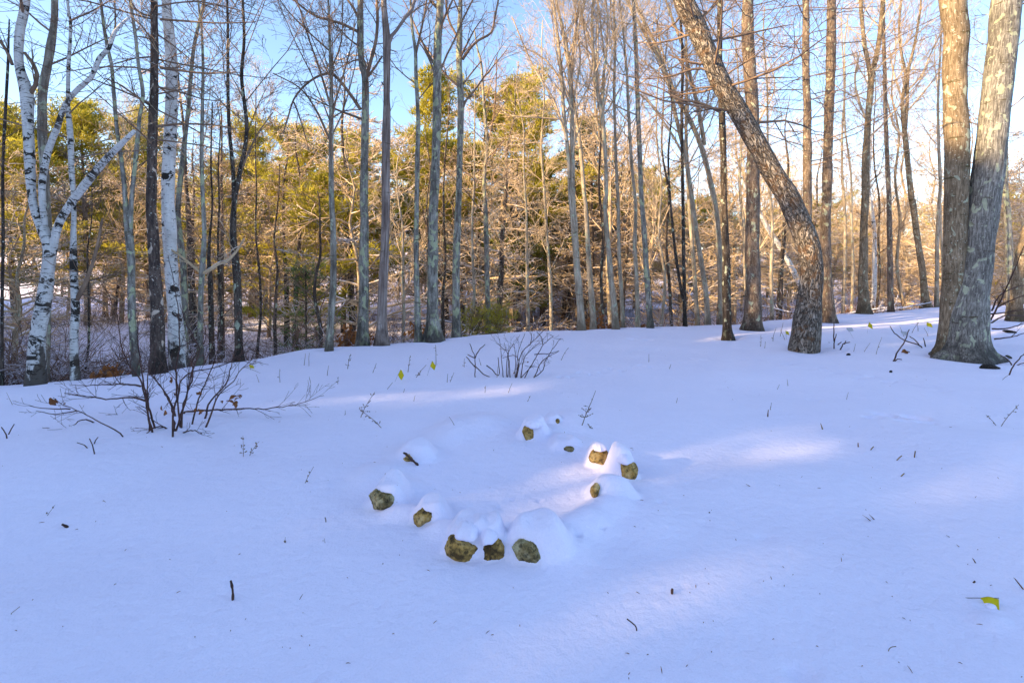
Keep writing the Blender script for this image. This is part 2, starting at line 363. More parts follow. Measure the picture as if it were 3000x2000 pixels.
def near_tree(name, label, mat, stems, Y=None, limbs=(), auto=(), twigmat='twig', k=None, flare=0.38, lobes=0, amp=0.05, seed=1, top=4.0,
              cat='tree', group=None, base=True, extra_leaves=None, fl_h=0.22, depth_top=0.0):
    rng = np.random.default_rng(seed); g = Geo(); b = Geo()
    if Y is None: Y = EYE*F/(stems[0][0][1]-780.0)
    built = []
    for si, st in enumerate(stems):
        st = np.array(st, float)
        pts = [P(a, c, Y+(depth_top*(st[0][1]-c)/1000)) for a, c, w in st]; rad = [w/2/F*p[1]/math.sqrt(1+(p[0]/p[1])**2) for (a,c,w), p in zip(st, pts)]
        A = np.column_stack([pts, rad])
        if si == 0 and base:
            gz = float(H(A[0,0], A[0,1])); d0 = unit(A[0,:3]-A[1,:3]) if A[0,2] > gz-0.1 else np.array([0,0,-1.])
            ext = max(A[0,2]-gz, 0)+0.35
            A = np.vstack([np.append(A[0,:3]+np.array([d0[0]*0.6,0,-1])*ext, A[0,3]*1.05), A])
        if st[-1][1] <= 5 and top > 0:      # the stem carries on above the picture
            d1 = unit(A[-1,:3]-A[-2,:3]); d1 = unit(d1+np.array([0,0,0.6]))
            for q in range(1,4): A = np.vstack([A, np.append(A[-1,:3]+d1*top/3+rng.normal(0,.06,3), A[-1,3]*(0.72))])
        S = spline(A, 0.09 if st[0][2] > 26 else 0.14); S[:,3] = np.maximum(S[:,3], 0.004)
        # a slow natural waver
        gz = float(H(A[0,0], A[0,1])); kk = k or (18 if st[0][2] > 26 else 10)
        RR = rough(S[:,:3], S[:,3], kk, amp, flare if si == 0 and base else 0, lobes or (4 if st[0][2] > 19 else 0), gz+(0.35 if False else 0.0), rng, fl_h)
        if mat in ('oak','big_r'):
            th_ = np.arange(kk)*2*math.pi/kk; s_ = np.arange(len(S))*0.09
            RR = RR*(1+0.018*np.sin(9*th_[None,:]+2.2*np.sin(s_[:,None]*2.1))*np.sin(s_[:,None]*3.3+th_[None,:]*2)+0.014*np.sin(14*th_[None,:]-1.7*np.sin(s_[:,None]*3.1)))
        if si == 0 and base: PITS.append((float(A[1,0]), float(A[1,1])-0.03, float(A[1,3])*1.5+0.12, 0.05))
        g.tube(S[:,:3], RR, kk, 0); built.append((S[:,:3], S[:,3]))
    org = np.array([built[0][0][0][0], Y, float(H(built[0][0][0][0], Y))]); LM = []
    for (pl, w0, w1) in limbs:
        b = Geo(); LM.append(b)
        A = [np.append(P(a, c, Y+dy), 0) for (a, c, dy) in [(q+(0,))[:3] for q in pl]]
        S = spline(np.array(A), 0.12); r = np.linspace(w0, w1, len(S))/2/F*Y
        b.tube(S[:,:3], r, 6, 0)
        for i in range(int(len(S)*0.8)):
            j = rng.integers(1, len(S)-1); d = unit(S[j+1,:3]-S[j,:3]+1e-6)
            nd = unit(d*0.7+rng.normal(0,0.6,3)); limb(b, S[j,:3], nd, rng.uniform(0.2,0.7), max(r[j]*0.4, 0.003), 1, rng, TWIGGY, 0)
    b = Geo()
    for (si, n, t0, t1, L, up, o) in auto:
        auto_limbs(b, built[si][0], built[si][1], n, t0, t1, L, up, o, rng, mat=0, rmax=0.014 if 'pine' in name else 0.028)
    root = link(name, None, loc=org); tag(root, label, cat, group)
    shifted(g, org); link('trunk', g.mesh('trunk', [MAT[mat]]), root)
    if auto: shifted(b, org); link('branches', b.mesh('branches', [MAT[twigmat]]), root)
    for q in LM: shifted(q, org); link('limb', q.mesh('limb', [MAT[twigmat]]), root)
    return root, built
U, T_, S_ = UPSWEPT, TWIGGY, SPRAWL
DEAD = dict(n=[5,3], k=[4], ang=0.8, trop=[-0.01,0.0], wig=[0.08,0.2], rmin=0.003, shrink=0.4)
def build_near_trees():
    nt = near_tree
    nt('birch_tree', 'white birch clump forking low into leaning stems, dark scars round its split foot', 'birch_d',
       [[(104,1116,60),(110,1000,52),(124,900,50),(140,800,44),(146,730,42),(118,655,36),(98,600,28),(86,459,34),(82,364,36),(79,276,42),(56,191,30),(58,96,30),(75,0,29)],
        [(132,660,22),(122,555,24),(142,440,23),(168,375,20),(191,306,17),(230,260,17),(268,226,16),(291,172,17),(318,142,15),(337,92,12),(375,54,8)],
        [(146,780,30),(167,672,28),(205,600,28),(245,547,29),(291,490,26),(325,451,23),(360,417,19),(394,383,13)]],
       limbs=[([(88,276),(104,250),(109,218),(92,180),(72,155)],12,9)], auto=[(0,7,0.55,0.95,1.6,0.5,T_)], seed=2, flare=0.15)
    nt('maple_tree', 'crooked brown mossy trunk growing up right behind the white birch clump', 'maple',
       [[(128,1112,34),(136,900,32),(140,730,32),(136,600,28),(132,536,26),(124,383,30),(126,268,29),(139,191,26),(147,145,28),(157,77,22),(160,0,22)]], Y=8.4, auto=[(0,9,0.5,0.95,1.5,0.5,T_)], seed=42)
    nt('birch_tree', 'slim scarred birch with one high side fork, second trunk from the edge', 'birch_d',
       [[(220,1102,27),(217,1000,26),(220,887,27),(215,743,23),(216,600,15),(210,497,19),(205,383,19),(199,306,14),(201,191,12),(207,77,10),(197,0,8)]],
       limbs=[([(207,61),(230,50),(268,34),(325,0)],6,3),([(218,890),(235,860),(262,800),(285,720),(300,640)],15,6)], auto=[(0,16,0.35,0.95,1.5,0.25,DEAD)], seed=3)
    nt('maple_tree', 'thin maple flecked with pale green lichen, splitting into two wavering stems', 'lichen',
       [[(399,1092,24),(387,935,25),(385,791,24),(378,690,26),(366,574,15),(364,535,15),(354,459,13),(343,383,12),(333,268,12),(327,191,11),(316,145,11),(304,77,10),(295,0,9)],
        [(380,720,18),(386,574,14),(398,459,14),(409,344,12),(419,279,12),(406,191,11),(398,115,10),(383,0,10)]],
       limbs=[([(316,145),(332,110),(338,75),(336,0)],6,4)], auto=[(0,9,0.4,0.95,1.6,0.6,T_),(1,8,0.3,0.95,1.5,0.5,T_)], seed=4, flare=0.15)
    nt('pine_tree', 'dark purple brown pine trunk with pale bark scars, touching the white birch', 'pine_p',
       [[(464,1085,48),(463,1020,45),(461,935,42),(454,791,37),(447,672,35),(443,600,33),(446,459,30),(448,344,29),(452,268,26),(452,153,24),(452,38,22),(452,0,21)]],
       limbs=[([(452,50,0),(410,38,-.3),(385,8,-.6)],7,4),([(452,120),(425,110),(402,107)],6,3),([(470,57),(540,62),(640,68),(750,65)],7,3),([(470,199),(520,206),(600,215),(705,212)],8,3),
              ([(440,310),(390,275),(345,245),(308,230)],7,3),([(462,255),(520,268),(600,292),(655,296)],6,2.5),([(460,370),(540,363),(640,368),(690,378)],8,3)],
       auto=[(0,42,0.35,0.98,1.6,0.05,DEAD)], seed=5, flare=0.25)
    nt('birch_tree', 'thick chalk white birch with black chevron scars, leaning out over its dark foot', 'birch',
       [[(527,1062,60),(520,1010,54),(514,935,46),(502,791,40),(495,648,42),(492,600,40),(496,459,40),(501,344,38),(503,230,36),(497,115,34),(488,0,28)]],
       auto=[(0,8,0.6,0.95,1.8,0.2,DEAD)], seed=6, flare=0.1)
    nt('maple_tree', 'narrow grey trunk with two snow covered limbs springing from one low fork', 'lichen',
       [[(586,1064,20),(588,887,17),(593,791,18),(598,690,14),(595,600,13),(591,459,12),(593,306,10),(595,191,9),(590,80,7),(580,0,6)]],
       limbs=[([(593,801),(615,790),(640,772),(662,767),(690,740),(715,700)],12,5),([(590,800),(560,775),(526,748),(500,730)],10,5)],
       auto=[(0,16,0.35,0.95,1.8,0.8,T_)], seed=7, twigmat='twig_s')
    nt('maple_tree', 'thin pale green trunk rising just behind the chalk white birch', 'lichen',
       [[(545,1040,20),(538,800,20),(522,650,18),(524,574,17),(536,459,16),(551,325,13),(566,153,11),(586,57,10),(597,0,9)]], Y=10.5,
       auto=[(0,12,0.45,0.95,1.8,0.6,T_)], seed=8)
    nt('maple_tree', 'dark speckled trunk carrying snow in its forks, dividing into two tall thin stems', 'dark',
       [[(700,1054,25),(698,935,24),(693,791,24),(683,690,22),(686,600,16),(700,520,14),(723,383,12),(708,230,11),(715,120,9),(711,0,8)],
        [(686,640,15),(683,500,12),(672,383,11),(668,268,10),(668,100,8),(666,0,7)]],
       limbs=[([(706,500),(740,420),(770,370),(800,330)],7,3)], auto=[(0,24,0.4,0.95,2.2,0.75,U),(1,14,0.2,0.95,2.0,0.8,U)], seed=9)
    nt('young_tree', 'short brown broken trunk among brush between two thin grey maples', 'dark',
       [[(621,1030,19),(618,900,17),(616,820,15),(612,770,12),(614,700,8),(622,600,6),(618,480,5),(622,300,4)]], Y=10.8, auto=[(0,10,0.4,0.95,1.2,0.6,T_)], seed=10)
    nt('maple_tree', 'slender tan trunk topped by a fan of upswept bare limbs, left of the arched branch', 'maple',
       [[(964,1025,22),(976,830,20),(976,677,17),(972,600,16),(970,459,15),(971,344,13),(970,230,11),(966,115,8),(962,0,6)]],
       limbs=[([(968,310),(935,200),(900,100),(870,0)],7,3),([(972,330),(1000,240),(1030,130),(1040,60)],6,3),([(970,420),(930,330),(880,260),(800,215)],7,3),
              ([(975,345),(1010,325),(1050,322)],5,3),([(966,150),(905,95),(850,40),(820,0)],5,3),([(972,200),(1000,120),(1003,0)],5,3)],
       auto=[(0,20,0.35,0.95,2.4,0.95,U)], seed=11)
    nt('maple_tree', 'grey maple blotched with pale lichen, one long branch arching down over the thin tan tree', 'lichen',
       [[(1062,1009,30),(1066,868,28),(1066,753,28),(1068,638,25),(1066,600,25),(1068,459,24),(1070,344,22),(1070,230,21),(1060,190,18),(1056,115,18),(1056,0,17)]],
       limbs=[([(1075,222),(1091,161),(1102,115),(1106,57),(1104,0)],11,8),([(1056,321),(1025,275),(980,222),(941,220),(895,249),(861,291),(845,340),(830,390)],10,4),
              ([(1052,95),(1000,70),(920,45),(860,0)],9,5),([(1052,60),(1036,25),(1018,0)],8,6),([(1078,225),(1100,195),(1120,165)],8,5),([(861,300),(880,350),(905,440)],5,2)],
       auto=[(0,10,0.4,0.95,1.4,0.3,T_)], seed=12, k=20)
    nt('dead_tree', 'barkless silver purple snag with twisted grain and a single high fork', 'snag',
       [[(1117,1009,36),(1119,930,30),(1123,830,27),(1127,715,25),(1131,600,25),(1130,459,24),(1133,344,23),(1133,268,19),(1133,153,23),(1133,111,22),(1127,38,17),(1125,0,15)],
        [(1138,130,12),(1148,105,11),(1163,88,9),(1185,55,9),(1202,34,11),(1215,0,8)]],
       limbs=[([(1137,345),(1140,335),(1142,330)],8,3),([(1126,250),(1120,245),(1118,240)],6,3),([(1138,145),(1155,150),(1165,155)],4,2)], seed=13, k=20, amp=0.07, twigmat='snag')
    nt('maple_tree', 'slim lichen spotted trunk behind orange beech leaves, right of the barkless snag', 'lichen',
       [[(1225,998,20),(1221,830,17),(1219,715,15),(1221,600,14),(1223,459,14),(1225,344,12),(1219,230,11),(1217,153,10),(1207,77,8),(1203,0,6)]],
       limbs=[([(1220,150),(1228,115),(1240,60),(1250,0)],7,5),([(1200,45),(1230,20),(1260,8)],5,3)], auto=[(0,14,0.45,0.95,1.8,0.8,T_)], seed=14)
    nt('maple_tree', 'straight blue grey maple with swollen snow rimmed foot, tallest trunk left of centre', 'lichen',
       [[(1269,996,40),(1268,930,34),(1267,868,32),(1269,753,30),(1269,638,28),(1272,574,27),(1277,459,25),(1280,344,25),(1281,230,24),(1283,115,23),(1290,0,20)]],
       limbs=[([(1283,25),(1270,12),(1258,0)],10,7),([(1272,215),(1262,185),(1245,150),(1228,125)],6,3),([(1290,210),(1310,160),(1330,120),(1355,60),(1385,0)],6,4)],
       auto=[(0,8,0.5,0.95,1.6,0.6,T_)], seed=15, k=20, flare=0.5, lobes=4)
    nt('maple_tree', 'dark mottled trunk with heavy pale lichen and one limb swinging out to the right', 'lichen',
       [[(1337,983,24),(1336,830,22),(1338,715,21),(1343,600,19),(1345,536,18),(1348,421,17),(1350,306,19),(1345,191,18),(1346,115,17),(1349,0,11)]],
       limbs=[([(1355,175),(1375,145),(1401,119),(1439,96),(1450,50),(1460,0)],9,5),([(1338,105),(1315,60),(1306,0)],7,5),([(1354,250),(1385,210),(1410,180)],6,3),([(1356,320),(1372,285),(1390,278)],5,3)],
       auto=[(0,12,0.45,0.95,1.8,0.7,T_)], seed=16, k=20)
    nt('young_tree', 'thin pale trunk forking high, standing over the yellow green pine sapling', 'lichen',
       [[(1431,945,15),(1427,830,15),(1425,715,15),(1422,600,12),(1418,536,10),(1427,421,9),(1418,306,8),(1410,191,7),(1398,140,5),(1390,90,4)]],
       limbs=[([(1427,421),(1443,360),(1452,270),(1455,170)],5,3)], auto=[(0,14,0.4,0.98,1.6,0.7,T_)], seed=17)
    nt('maple_tree', 'twin stemmed tan maple, its stems parting above a dark wet foot at the brow', 'maple_l',
       [[(1703,962,22),(1700,900,21),(1691,791,20),(1682,650,20),(1680,600,13),(1676,383,13),(1674,287,12),(1665,172,11),(1647,77,9),(1628,0,7)],
        [(1682,670,14),(1672,600,12),(1665,459,11),(1653,344,11),(1642,191,10),(1634,115,9),(1620,0,6)]],
       limbs=[([(1655,390),(1620,290),(1560,190),(1500,50)],8,3),([(1676,300),(1640,230),(1590,170),(1515,130)],7,3),([(1682,280),(1700,180),(1690,60),(1700,0)],6,4),([(1668,160),(1690,80),(1680,0)],6,4),([(1655,350),(1580,345),(1500,340)],6,3)],
       auto=[(0,26,0.35,0.95,2.4,1.0,U),(1,20,0.2,0.95,2.4,1.0,U)], seed=18, twigmat='twig_g')
    nt('maple_tree', 'smooth pale tan trunk with gentle S curve, next right of the twin stemmed maple', 'maple_l',
       [[(1738,950,19),(1737,925,18),(1730,830,17),(1724,753,15),(1716,600,13),(1712,574,12),(1699,421,11),(1688,344,10),(1676,249,9),(1680,150,7),(1700,60,6),(1715,0,5)]], Y=14.0,
       auto=[(0,18,0.4,0.95,2.2,0.9,U)], seed=19, twigmat='twig_g')
    nt('maple_tree', 'long grey maple bowed left, forked halfway up with a dark scar at the fork', 'maple_l',
       [[(1804,962,19),(1800,900,18),(1791,830,17),(1783,734,15),(1772,600,13),(1776,574,12),(1774,459,11),(1764,344,14),(1755,300,11),(1745,230,10),(1737,134,9),(1735,60,8),(1738,0,8)],
        [(1766,350,10),(1768,230,9),(1776,160,6),(1780,60,5),(1775,0,4)]],
       limbs=[([(1738,140),(1715,80),(1700,20),(1690,0)],7,5),([(1740,170),(1715,140),(1690,112)],5,3),([(1768,330),(1752,250),(1752,120),(1750,0)],6,4)],
       auto=[(0,18,0.4,0.95,2.0,0.9,U)], seed=20, twigmat='twig_g')
    nt('maple_tree', 'very thin tan trunk with tight upright crown, between two taller grey trunks', 'maple_l',
       [[(1825,958,13),(1820,850,12),(1814,753,11),(1811,600,10),(1806,497,9),(1802,383,8),(1799,268,8),(1802,134,7),(1797,0,6)]], Y=13.8,
       limbs=[([(1799,210),(1775,180),(1765,120),(1752,0)],6,3),([(1802,140),(1790,60),(1788,0)],5,3)], auto=[(0,20,0.35,0.95,1.8,0.95,U)], seed=21, twigmat='twig_g')
    nt('maple_tree', 'bare young maple with bushy upswept limbs just left of a straight lichened trunk', 'maple_l',
       [[(1869,958,13),(1865,830,13),(1860,715,12),(1862,600,10),(1852,497,9),(1844,383,9),(1837,230,8),(1828,115,6),(1815,0,5)]], Y=13.6,
       auto=[(0,24,0.35,0.95,1.9,0.95,U)], seed=22, twigmat='twig_g')
    nt('maple_tree', 'straight lichen ringed maple without low limbs, right of centre on the brow', 'lichen',
       [[(1905,957,18),(1902,906,17),(1894,791,17),(1887,677,16),(1879,574,14),(1873,421,14),(1867,268,13),(1862,115,12),(1856,0,11)]], Y=13.3,
       auto=[(0,14,0.45,0.95,1.8,0.5,T_)], seed=23, twigmat='twig_g')
    nt('young_tree', 'dark thin trunk meeting a crooked second stem near the snow', 'dark',
       [[(2007,953,12),(2003,753,11),(2001,600,10),(1997,344,9),(2000,191,8),(1994,57,7),(1990,0,6)],
        [(2002,880,9),(1997,860,9),(1978,734,9),(1965,600,7),(1958,460,6),(1968,330,4),(1964,250,3)]], Y=13.7, auto=[(0,20,0.3,0.95,1.8,0.4,T_)], seed=24)
    nt('birch_tree', 'golden lit pale trunk nearest the dark narrow tree, leaning far left at its top', 'maple_l',
       [[(2074,951,17),(2068,860,16),(2055,772,15),(2040,680,14),(2030,600,13),(2010,470,13),(1980,340,12),(1950,214,11),(1902,122,10),(1867,60,9),(1840,0,8)]], Y=15.0,
       limbs=[([(2010,470),(1960,380),(1890,290),(1820,240)],8,3)], auto=[(0,24,0.35,0.95,2.6,0.8,U)], seed=25, twigmat='twig_g')
    nt('birch_tree', 'golden lit upright trunk, left one of a close leaning pair', 'maple_l',
       [[(2043,951,14),(2038,860,13),(2032,772,13),(2022,640,12),(2017,560,11),(2010,400,10),(2012,260,8),(2010,100,6),(2008,0,5)]], Y=15.4,
       auto=[(0,24,0.3,0.95,2.4,0.7,U)], seed=26, twigmat='twig_g')
    nt('maple_tree', 'pale warm trunk rising behind the dark narrow tree and leaning left', 'maple_l',
       [[(2112,944,18),(2110,800,18),(2100,640,17),(2082,536,16),(2055,432,15),(2017,344,14),(1982,287,13),(1950,214,12),(1920,130,10),(1885,60,9),(1860,0,8)],
        [(2064,425,12),(2047,325,12),(2024,230,11),(2005,150,9),(1985,96,8),(1950,0,6)]], Y=15.5,
       auto=[(0,22,0.4,0.95,2.4,0.8,U),(1,14,0.2,0.95,2.2,0.8,U)], seed=27, twigmat='twig_g')
    nt('maple_tree', 'narrow blackish trunk flecked with white lichen, standing alone before the brow', 'dark',
       [[(2133,990,32),(2131,960,27),(2128,830,24),(2126,715,21),(2122,600,19),(2120,536,19),(2118,421,19),(2114,306,18),(2108,191,17),(2108,77,15),(2107,0,13)]],
       auto=[(0,12,0.5,0.95,1.8,0.4,T_)], seed=28, amp=0.08)
    nt('pine_tree', 'stout straight grey brown pine trunk behind the leaning oak, no limbs below', 'pine',
       [[(2206,963,58),(2206,940,54),(2206,830,46),(2204,715,43),(2206,600,41),(2206,459,38),(2206,344,37),(2198,230,38),(2191,115,36),(2191,0,32)]],
       auto=[(0,30,0.5,0.98,2.8,0.12,dict(T_, trop=[0.02,0.02,0.02]))], seed=29, k=22, flare=0.3, lobes=3)
    nt('oak_tree', 'massive furrowed oak trunk bent sharply left above a curved snow bound foot', 'oak',
       [[(2356,1022,92),(2361,990,88),(2365,944,86),(2370,890,76),(2375,830,71),(2377,780,70),(2371,734,72),(2353,677,71),(2332,625,70),(2307,574,66),(2260,500,62),(2222,432,60),(2187,367,60),(2147,300,57),(2108,237,57),(2078,165,55),(2040,77,58),(2001,0,58)]],
       limbs=[([(2060,48),(2085,25),(2108,0)],8,5),([(2072,183),(2050,188),(2010,180),(1985,172),(1960,160)],9,4),([(2088,230),(2070,205),(2030,203),(1960,225),(1880,232)],9,3),
              ([(2112,330),(2060,305),(1990,290),(1940,262),(1890,245)],9,3),([(2095,255),(2050,258),(1990,272)],6,3)], auto=[(0,18,0.45,0.98,1.8,0.1,T_)],
       seed=30, k=28, amp=0.035, flare=0.05, top=3)
    nt('pine_tree', 'bare straight pine trunk directly above the bend of the leaning oak', 'pine',
       [[(2368,935,34),(2366,800,31),(2365,650,29),(2365,574,28),(2365,344,25),(2361,191,22),(2361,0,21)]], Y=13.5,
       auto=[(0,40,0.35,0.98,3.0,0.1,dict(T_, trop=[0.02,0.02,0.02]))], seed=31)
    nt('pine_tree', 'tall straight brown pine trunk immediately right of the leaning oak', 'pine',
       [[(2428,940,44),(2427,900,37),(2422,830,34),(2418,677,32),(2422,574,30),(2428,344,29),(2434,191,29),(2436,0,27)]],
       auto=[(0,34,0.4,0.98,3.0,0.15,dict(T_, trop=[0.02,0.02,0.02]))], seed=32, k=20, flare=0.25)
    nt('maple_tree', 'pale sunlit maple forking in a narrow V with a scarred hollow below the fork', 'big_l',
       [[(2531,916,36),(2530,860,31),(2529,790,29),(2531,677,24),(2535,574,24),(2537,459,23),(2543,344,19),(2550,268,20),(2556,210,17),(2566,172,16),(2579,96,15),(2587,0,14)],
        [(2553,280,13),(2548,210,14),(2533,134,13),(2527,77,12),(2522,0,12)]],
       limbs=[([(2535,345),(2515,290),(2505,230),(2520,150)],7,4),([(2560,240),(2545,180),(2525,120)],8,4)], auto=[(0,22,0.4,0.98,2.6,0.8,U),(1,12,0.2,0.95,2.4,0.8,U)], seed=33, twigmat='twig_g')
    nt('pine_tree', 'slim rust brown pine trunk just right of the scarred pale maple', 'pine',
       [[(2610,907,20),(2608,850,19),(2608,791,18),(2606,677,16),(2604,574,15),(2596,383,13),(2592,230,12),(2589,115,11),(2588,0,9)]],
       auto=[(0,26,0.35,0.98,2.4,0.2,T_)], seed=34, twigmat='twig_g')
    nt('maple_tree', 'sunlit tan maple tilting left, crown opening like a vase before the double trunk', 'big_l',
       [[(2713,898,28),(2708,850,24),(2702,791,22),(2690,715,20),(2675,600,19),(2669,574,18),(2658,459,17),(2650,383,16),(2644,306,12),(2652,220,10),(2640,153,9),(2634,80,7),(2640,0,6)],
        [(2652,385,12),(2658,290,11),(2660,210,11),(2671,168,10),(2686,96,8),(2698,0,6)]],
       limbs=[([(2655,330),(2690,290),(2730,240),(2765,190)],6,3),([(2660,265),(2700,220),(2730,150),(2760,90)],6,3),([(2650,400),(2620,370),(2600,300),(2590,250)],7,3),([(2644,290),(2620,220),(2605,140)],5,3)],
       auto=[(0,22,0.45,0.98,2.6,0.9,U),(1,14,0.2,0.95,2.4,0.9,U)], seed=35, twigmat='twig_g')
    nt('maple_tree', 'thin straight trunk squeezed between the vase shaped maple and the great double trunk', 'maple_l',
       [[(2744,897,14),(2746,715,13),(2751,600,12),(2755,536,11),(2750,420,10),(2748,300,8),(2755,150,6),(2760,0,5)]], Y=20.5,
       auto=[(0,26,0.3,0.98,2.6,0.7,U)], seed=36, twigmat='twig_g')
    # the great double trunk
    nt('maple_tree', 'great double trunked maple, tan left stem and grey lichened right stem, flared foot', 'big_r',
       [[(2828,1043,170),(2829,1010,152),(2831,960,140),(2836,906,128),(2846,850,116),(2852,830,110),(2862,753,103),(2870,677,100),(2885,574,102),(2900,459,99),(2912,344,93),(2925,230,95),(2939,115,92),(2948,0,94)]],
       Y=9.3, k=40, flare=0.35, lobes=5, amp=0.02, seed=37, top=3, fl_h=0.09, limbs=[([(2945,45),(2975,20),(2998,0)],12,9)], twigmat='maple_l')
    root = bpy.data.objects['maple_tree.%03d' % max(int(o.name.split('.')[1]) for o in bpy.data.objects if o.name.startswith('maple_tree.'))]
    g = Geo(); rng = np.random.default_rng(8)
    st = [(2775,1050,66),(2778,1010,70),(2785,960,76),(2790,906,78),(2795,830,74),(2798,740,74),(2799,677,72),(2802,574,72),(2804,421,77),(2798,306,75),(2797,191,75),(2803,96,76),(2791,0,80),(2785,-300,70)]
    A = np.array([np.append(P(a,c,9.42), w/2/F*9.42/1.3) for a,c,w in st]); A = np.vstack([A[0]+np.array([0,0,-.3,0]), A])
    S = spline(A, 0.07); g.tube(S[:,:3], rough(S[:,:3], S[:,3], 36, 0.025, 0.5, 4, 0, rng, 0.1), 36, 0); shifted(g, root.location); o = link('trunk', g.mesh('trunk', [MAT['big_l']]), root)
    o['label'] = 'tan mossy ringed left stem of the double trunk'
    nt('maple_tree', 'lichen grey trunk cut by the picture edge, right of the great double trunk', 'lichen',
       [[(2962,925,26),(2958,800,25),(2955,700,24),(2950,600,21),(2946,574,19),(2946,459,17),(2944,300,15),(2950,100,13),(2952,0,12)]], Y=17, auto=[(0,14,0.4,0.98,2.2,0.5,U)], seed=38)
    nt('oak_tree', 'rough brown mossy trunk leaning out of the picture at the far right edge', 'big_l',
       [[(2976,940,46),(2977,900,41),(2980,830,40),(2990,760,38),(3010,680,36),(3050,560,32),(3090,400,28)]], Y=15.0, seed=39, flare=0.3, lobes=4, top=0)
    nt('birch_tree', 'smooth white birch leaning left behind the bend of the oak', 'birch',
       [[(2352,850,20),(2342,830,18),(2310,765,17),(2280,715,16),(2250,669,15),(2223,620,13),(2190,560,10),(2160,500,7),(2140,450,5)]], Y=21, auto=[(0,14,0.3,0.98,2.0,0.9,U)], seed=40, twigmat='twig_g')
    nt('maple_tree', 'thin dark trunk running up the very left edge of the picture', 'dark',
       [[(6,1150,12),(6,900,11),(9,700,11),(8,497,10),(15,344,10),(23,191,9),(27,57,4)]], Y=7.6, limbs=[([(36,190),(20,150),(0,120)],9,9)], auto=[(0,8,0.4,0.9,1.0,0.4,T_)], seed=41)
    # slim ones without a story of their own
    rows = [(645,1042,10,640,300,'dark',11.5),(760,1035,9,745,250,'dark',12.6),(930,1024,14,934,560,'bgdark',13),
            (1185,1000,11,1170,430,'maple_l',14.2),(1303,990,12,1310,240,'bgdark',14.8),(1545,970,10,1520,180,'maple_l',15.6),(1610,966,11,1585,60,'maple_l',16.5),
            (1770,960,11,1752,40,'bgdark',16.8),(1942,955,10,1925,50,'maple_l',17.0),(1968,954,11,1935,100,'bgdark',17.4),(2190,930,12,2150,60,'maple_l',18.6),(2262,930,12,2240,20,'maple_l',18.2),
            (2470,915,12,2480,40,'maple_l',21),(2500,915,10,2470,20,'maple_l',20.6),(2575,910,9,2560,200,'dark',21.5),(2640,903,12,2615,60,'bgbark',22),(2765,895,10,2740,100,'maple_l',23),(2560,912,16,2535,100,'birch',22),
            (1385,985,10,1392,230,'maple_l',14.6),(1255,997,9,1250,330,'bgdark',14.4),(800,1035,12,812,480,'bgdark',12.9),(255,1096,9,265,500,'dark',10.6)]
    for i, (bx, by, w, txx, tyy, m, Y) in enumerate(rows):
        r2 = random.Random(i); mid = [(bx+(txx-bx)*q+r2.uniform(-9,9), by+(tyy-by)*q, w*(1-0.75*q)) for q in (0,.15,.3,.45,.6,.75,.9,1)]
        nt('young_tree', {'dark':'slender dark stem standing in the brush along the brow of the snow', 'bgdark':'slender brown black trunk at the wood edge behind the brow', 'maple_l':'slender pale tan tree at the wood edge behind the brow', 'bgbark':'slender reddish tan trunk near the scarred pale maple', 'birch':'slender whitish stem beside the scarred pale maple'}[m],
           m, [mid], Y=Y, auto=[(0,18,0.25,0.98,1.7,0.7,U if m != 'bgdark' else DEAD)], seed=60+i, group='slim young trees along the brow', twigmat='twig_g' if m in ('maple_l','bgbark') else 'twig')

# ------------------------------------------------------------------ woods behind: prototypes, then copies
def far_tree_meshes():
    protos = []
    for v in range(5):      # tall bare trees
        rng = np.random.default_rng(100+v); g = Geo(); b = Geo(); h = rng.uniform(11,15)
        A = [np.array([0,0,-0.4,0.13])]
        for i in range(1, 9): A.append(np.array([rng.normal(0,.16)*i/4, rng.normal(0,.16)*i/4, h*i/8, 0.13*(1-i/8.6)**0.9]))
        S = spline(np.array(A), 0.5); g.tube(S[:,:3], S[:,3], 8, 0)
        auto_limbs(b, S[:,:3], S[:,3], 26, 0.28, 0.98, h*0.24, 0.95, UPFAR, rng, mat=0, rf=0.4)
        protos.append(('bare_tree', g, b, 'bgbark', 'twig_g', h))
    for v in range(4):      # low sprawling trees with long level branches
        rng = np.random.default_rng(200+v); g = Geo(); b = Geo(); h = rng.uniform(6.5,9.5)
        A = [np.array([0,0,-0.4,0.11])]
        for i in range(1, 8): A.append(np.array([rng.normal(0,.12)*i/4, rng.normal(0,.12)*i/4, h*i/7, 0.11*(1-i/7.6)]))
        S = spline(np.array(A), 0.5); g.tube(S[:,:3], S[:,3], 7, 0)
        auto_limbs(b, S[:,:3], S[:,3], 30, 0.08, 0.97, 3.2, 0.25, SPRAWL, rng, mat=0, rf=0.6)
        protos.append(('beech_tree', g, b, 'bgbark', 'twig_s', h))
    for v in range(3):      # dark hemlock boles with dead limbs
        rng = np.random.default_rng(300+v); g = Geo(); b = Geo(); h = rng.uniform(10,13)
        A = [np.array([0,0,-0.4,0.17])]
        for i in range(1, 8): A.append(np.array([rng.normal(0,.05)*i/4, rng.normal(0,.05)*i/4, h*i/7, 0.16*(1-i/7.6)]))
        S = spline(np.array(A), 0.5); g.tube(S[:,:3], S[:,3], 8, 0)
        auto_limbs(b, S[:,:3], S[:,3], 46, 0.16, 0.97, 1.9, 0.02, dict(SPRAWL, k=[6,4]), rng, mat=0, rf=0.22)
        protos.append(('hemlock_tree', g, b, 'bgdark', 'twig_s', h))
    return protos
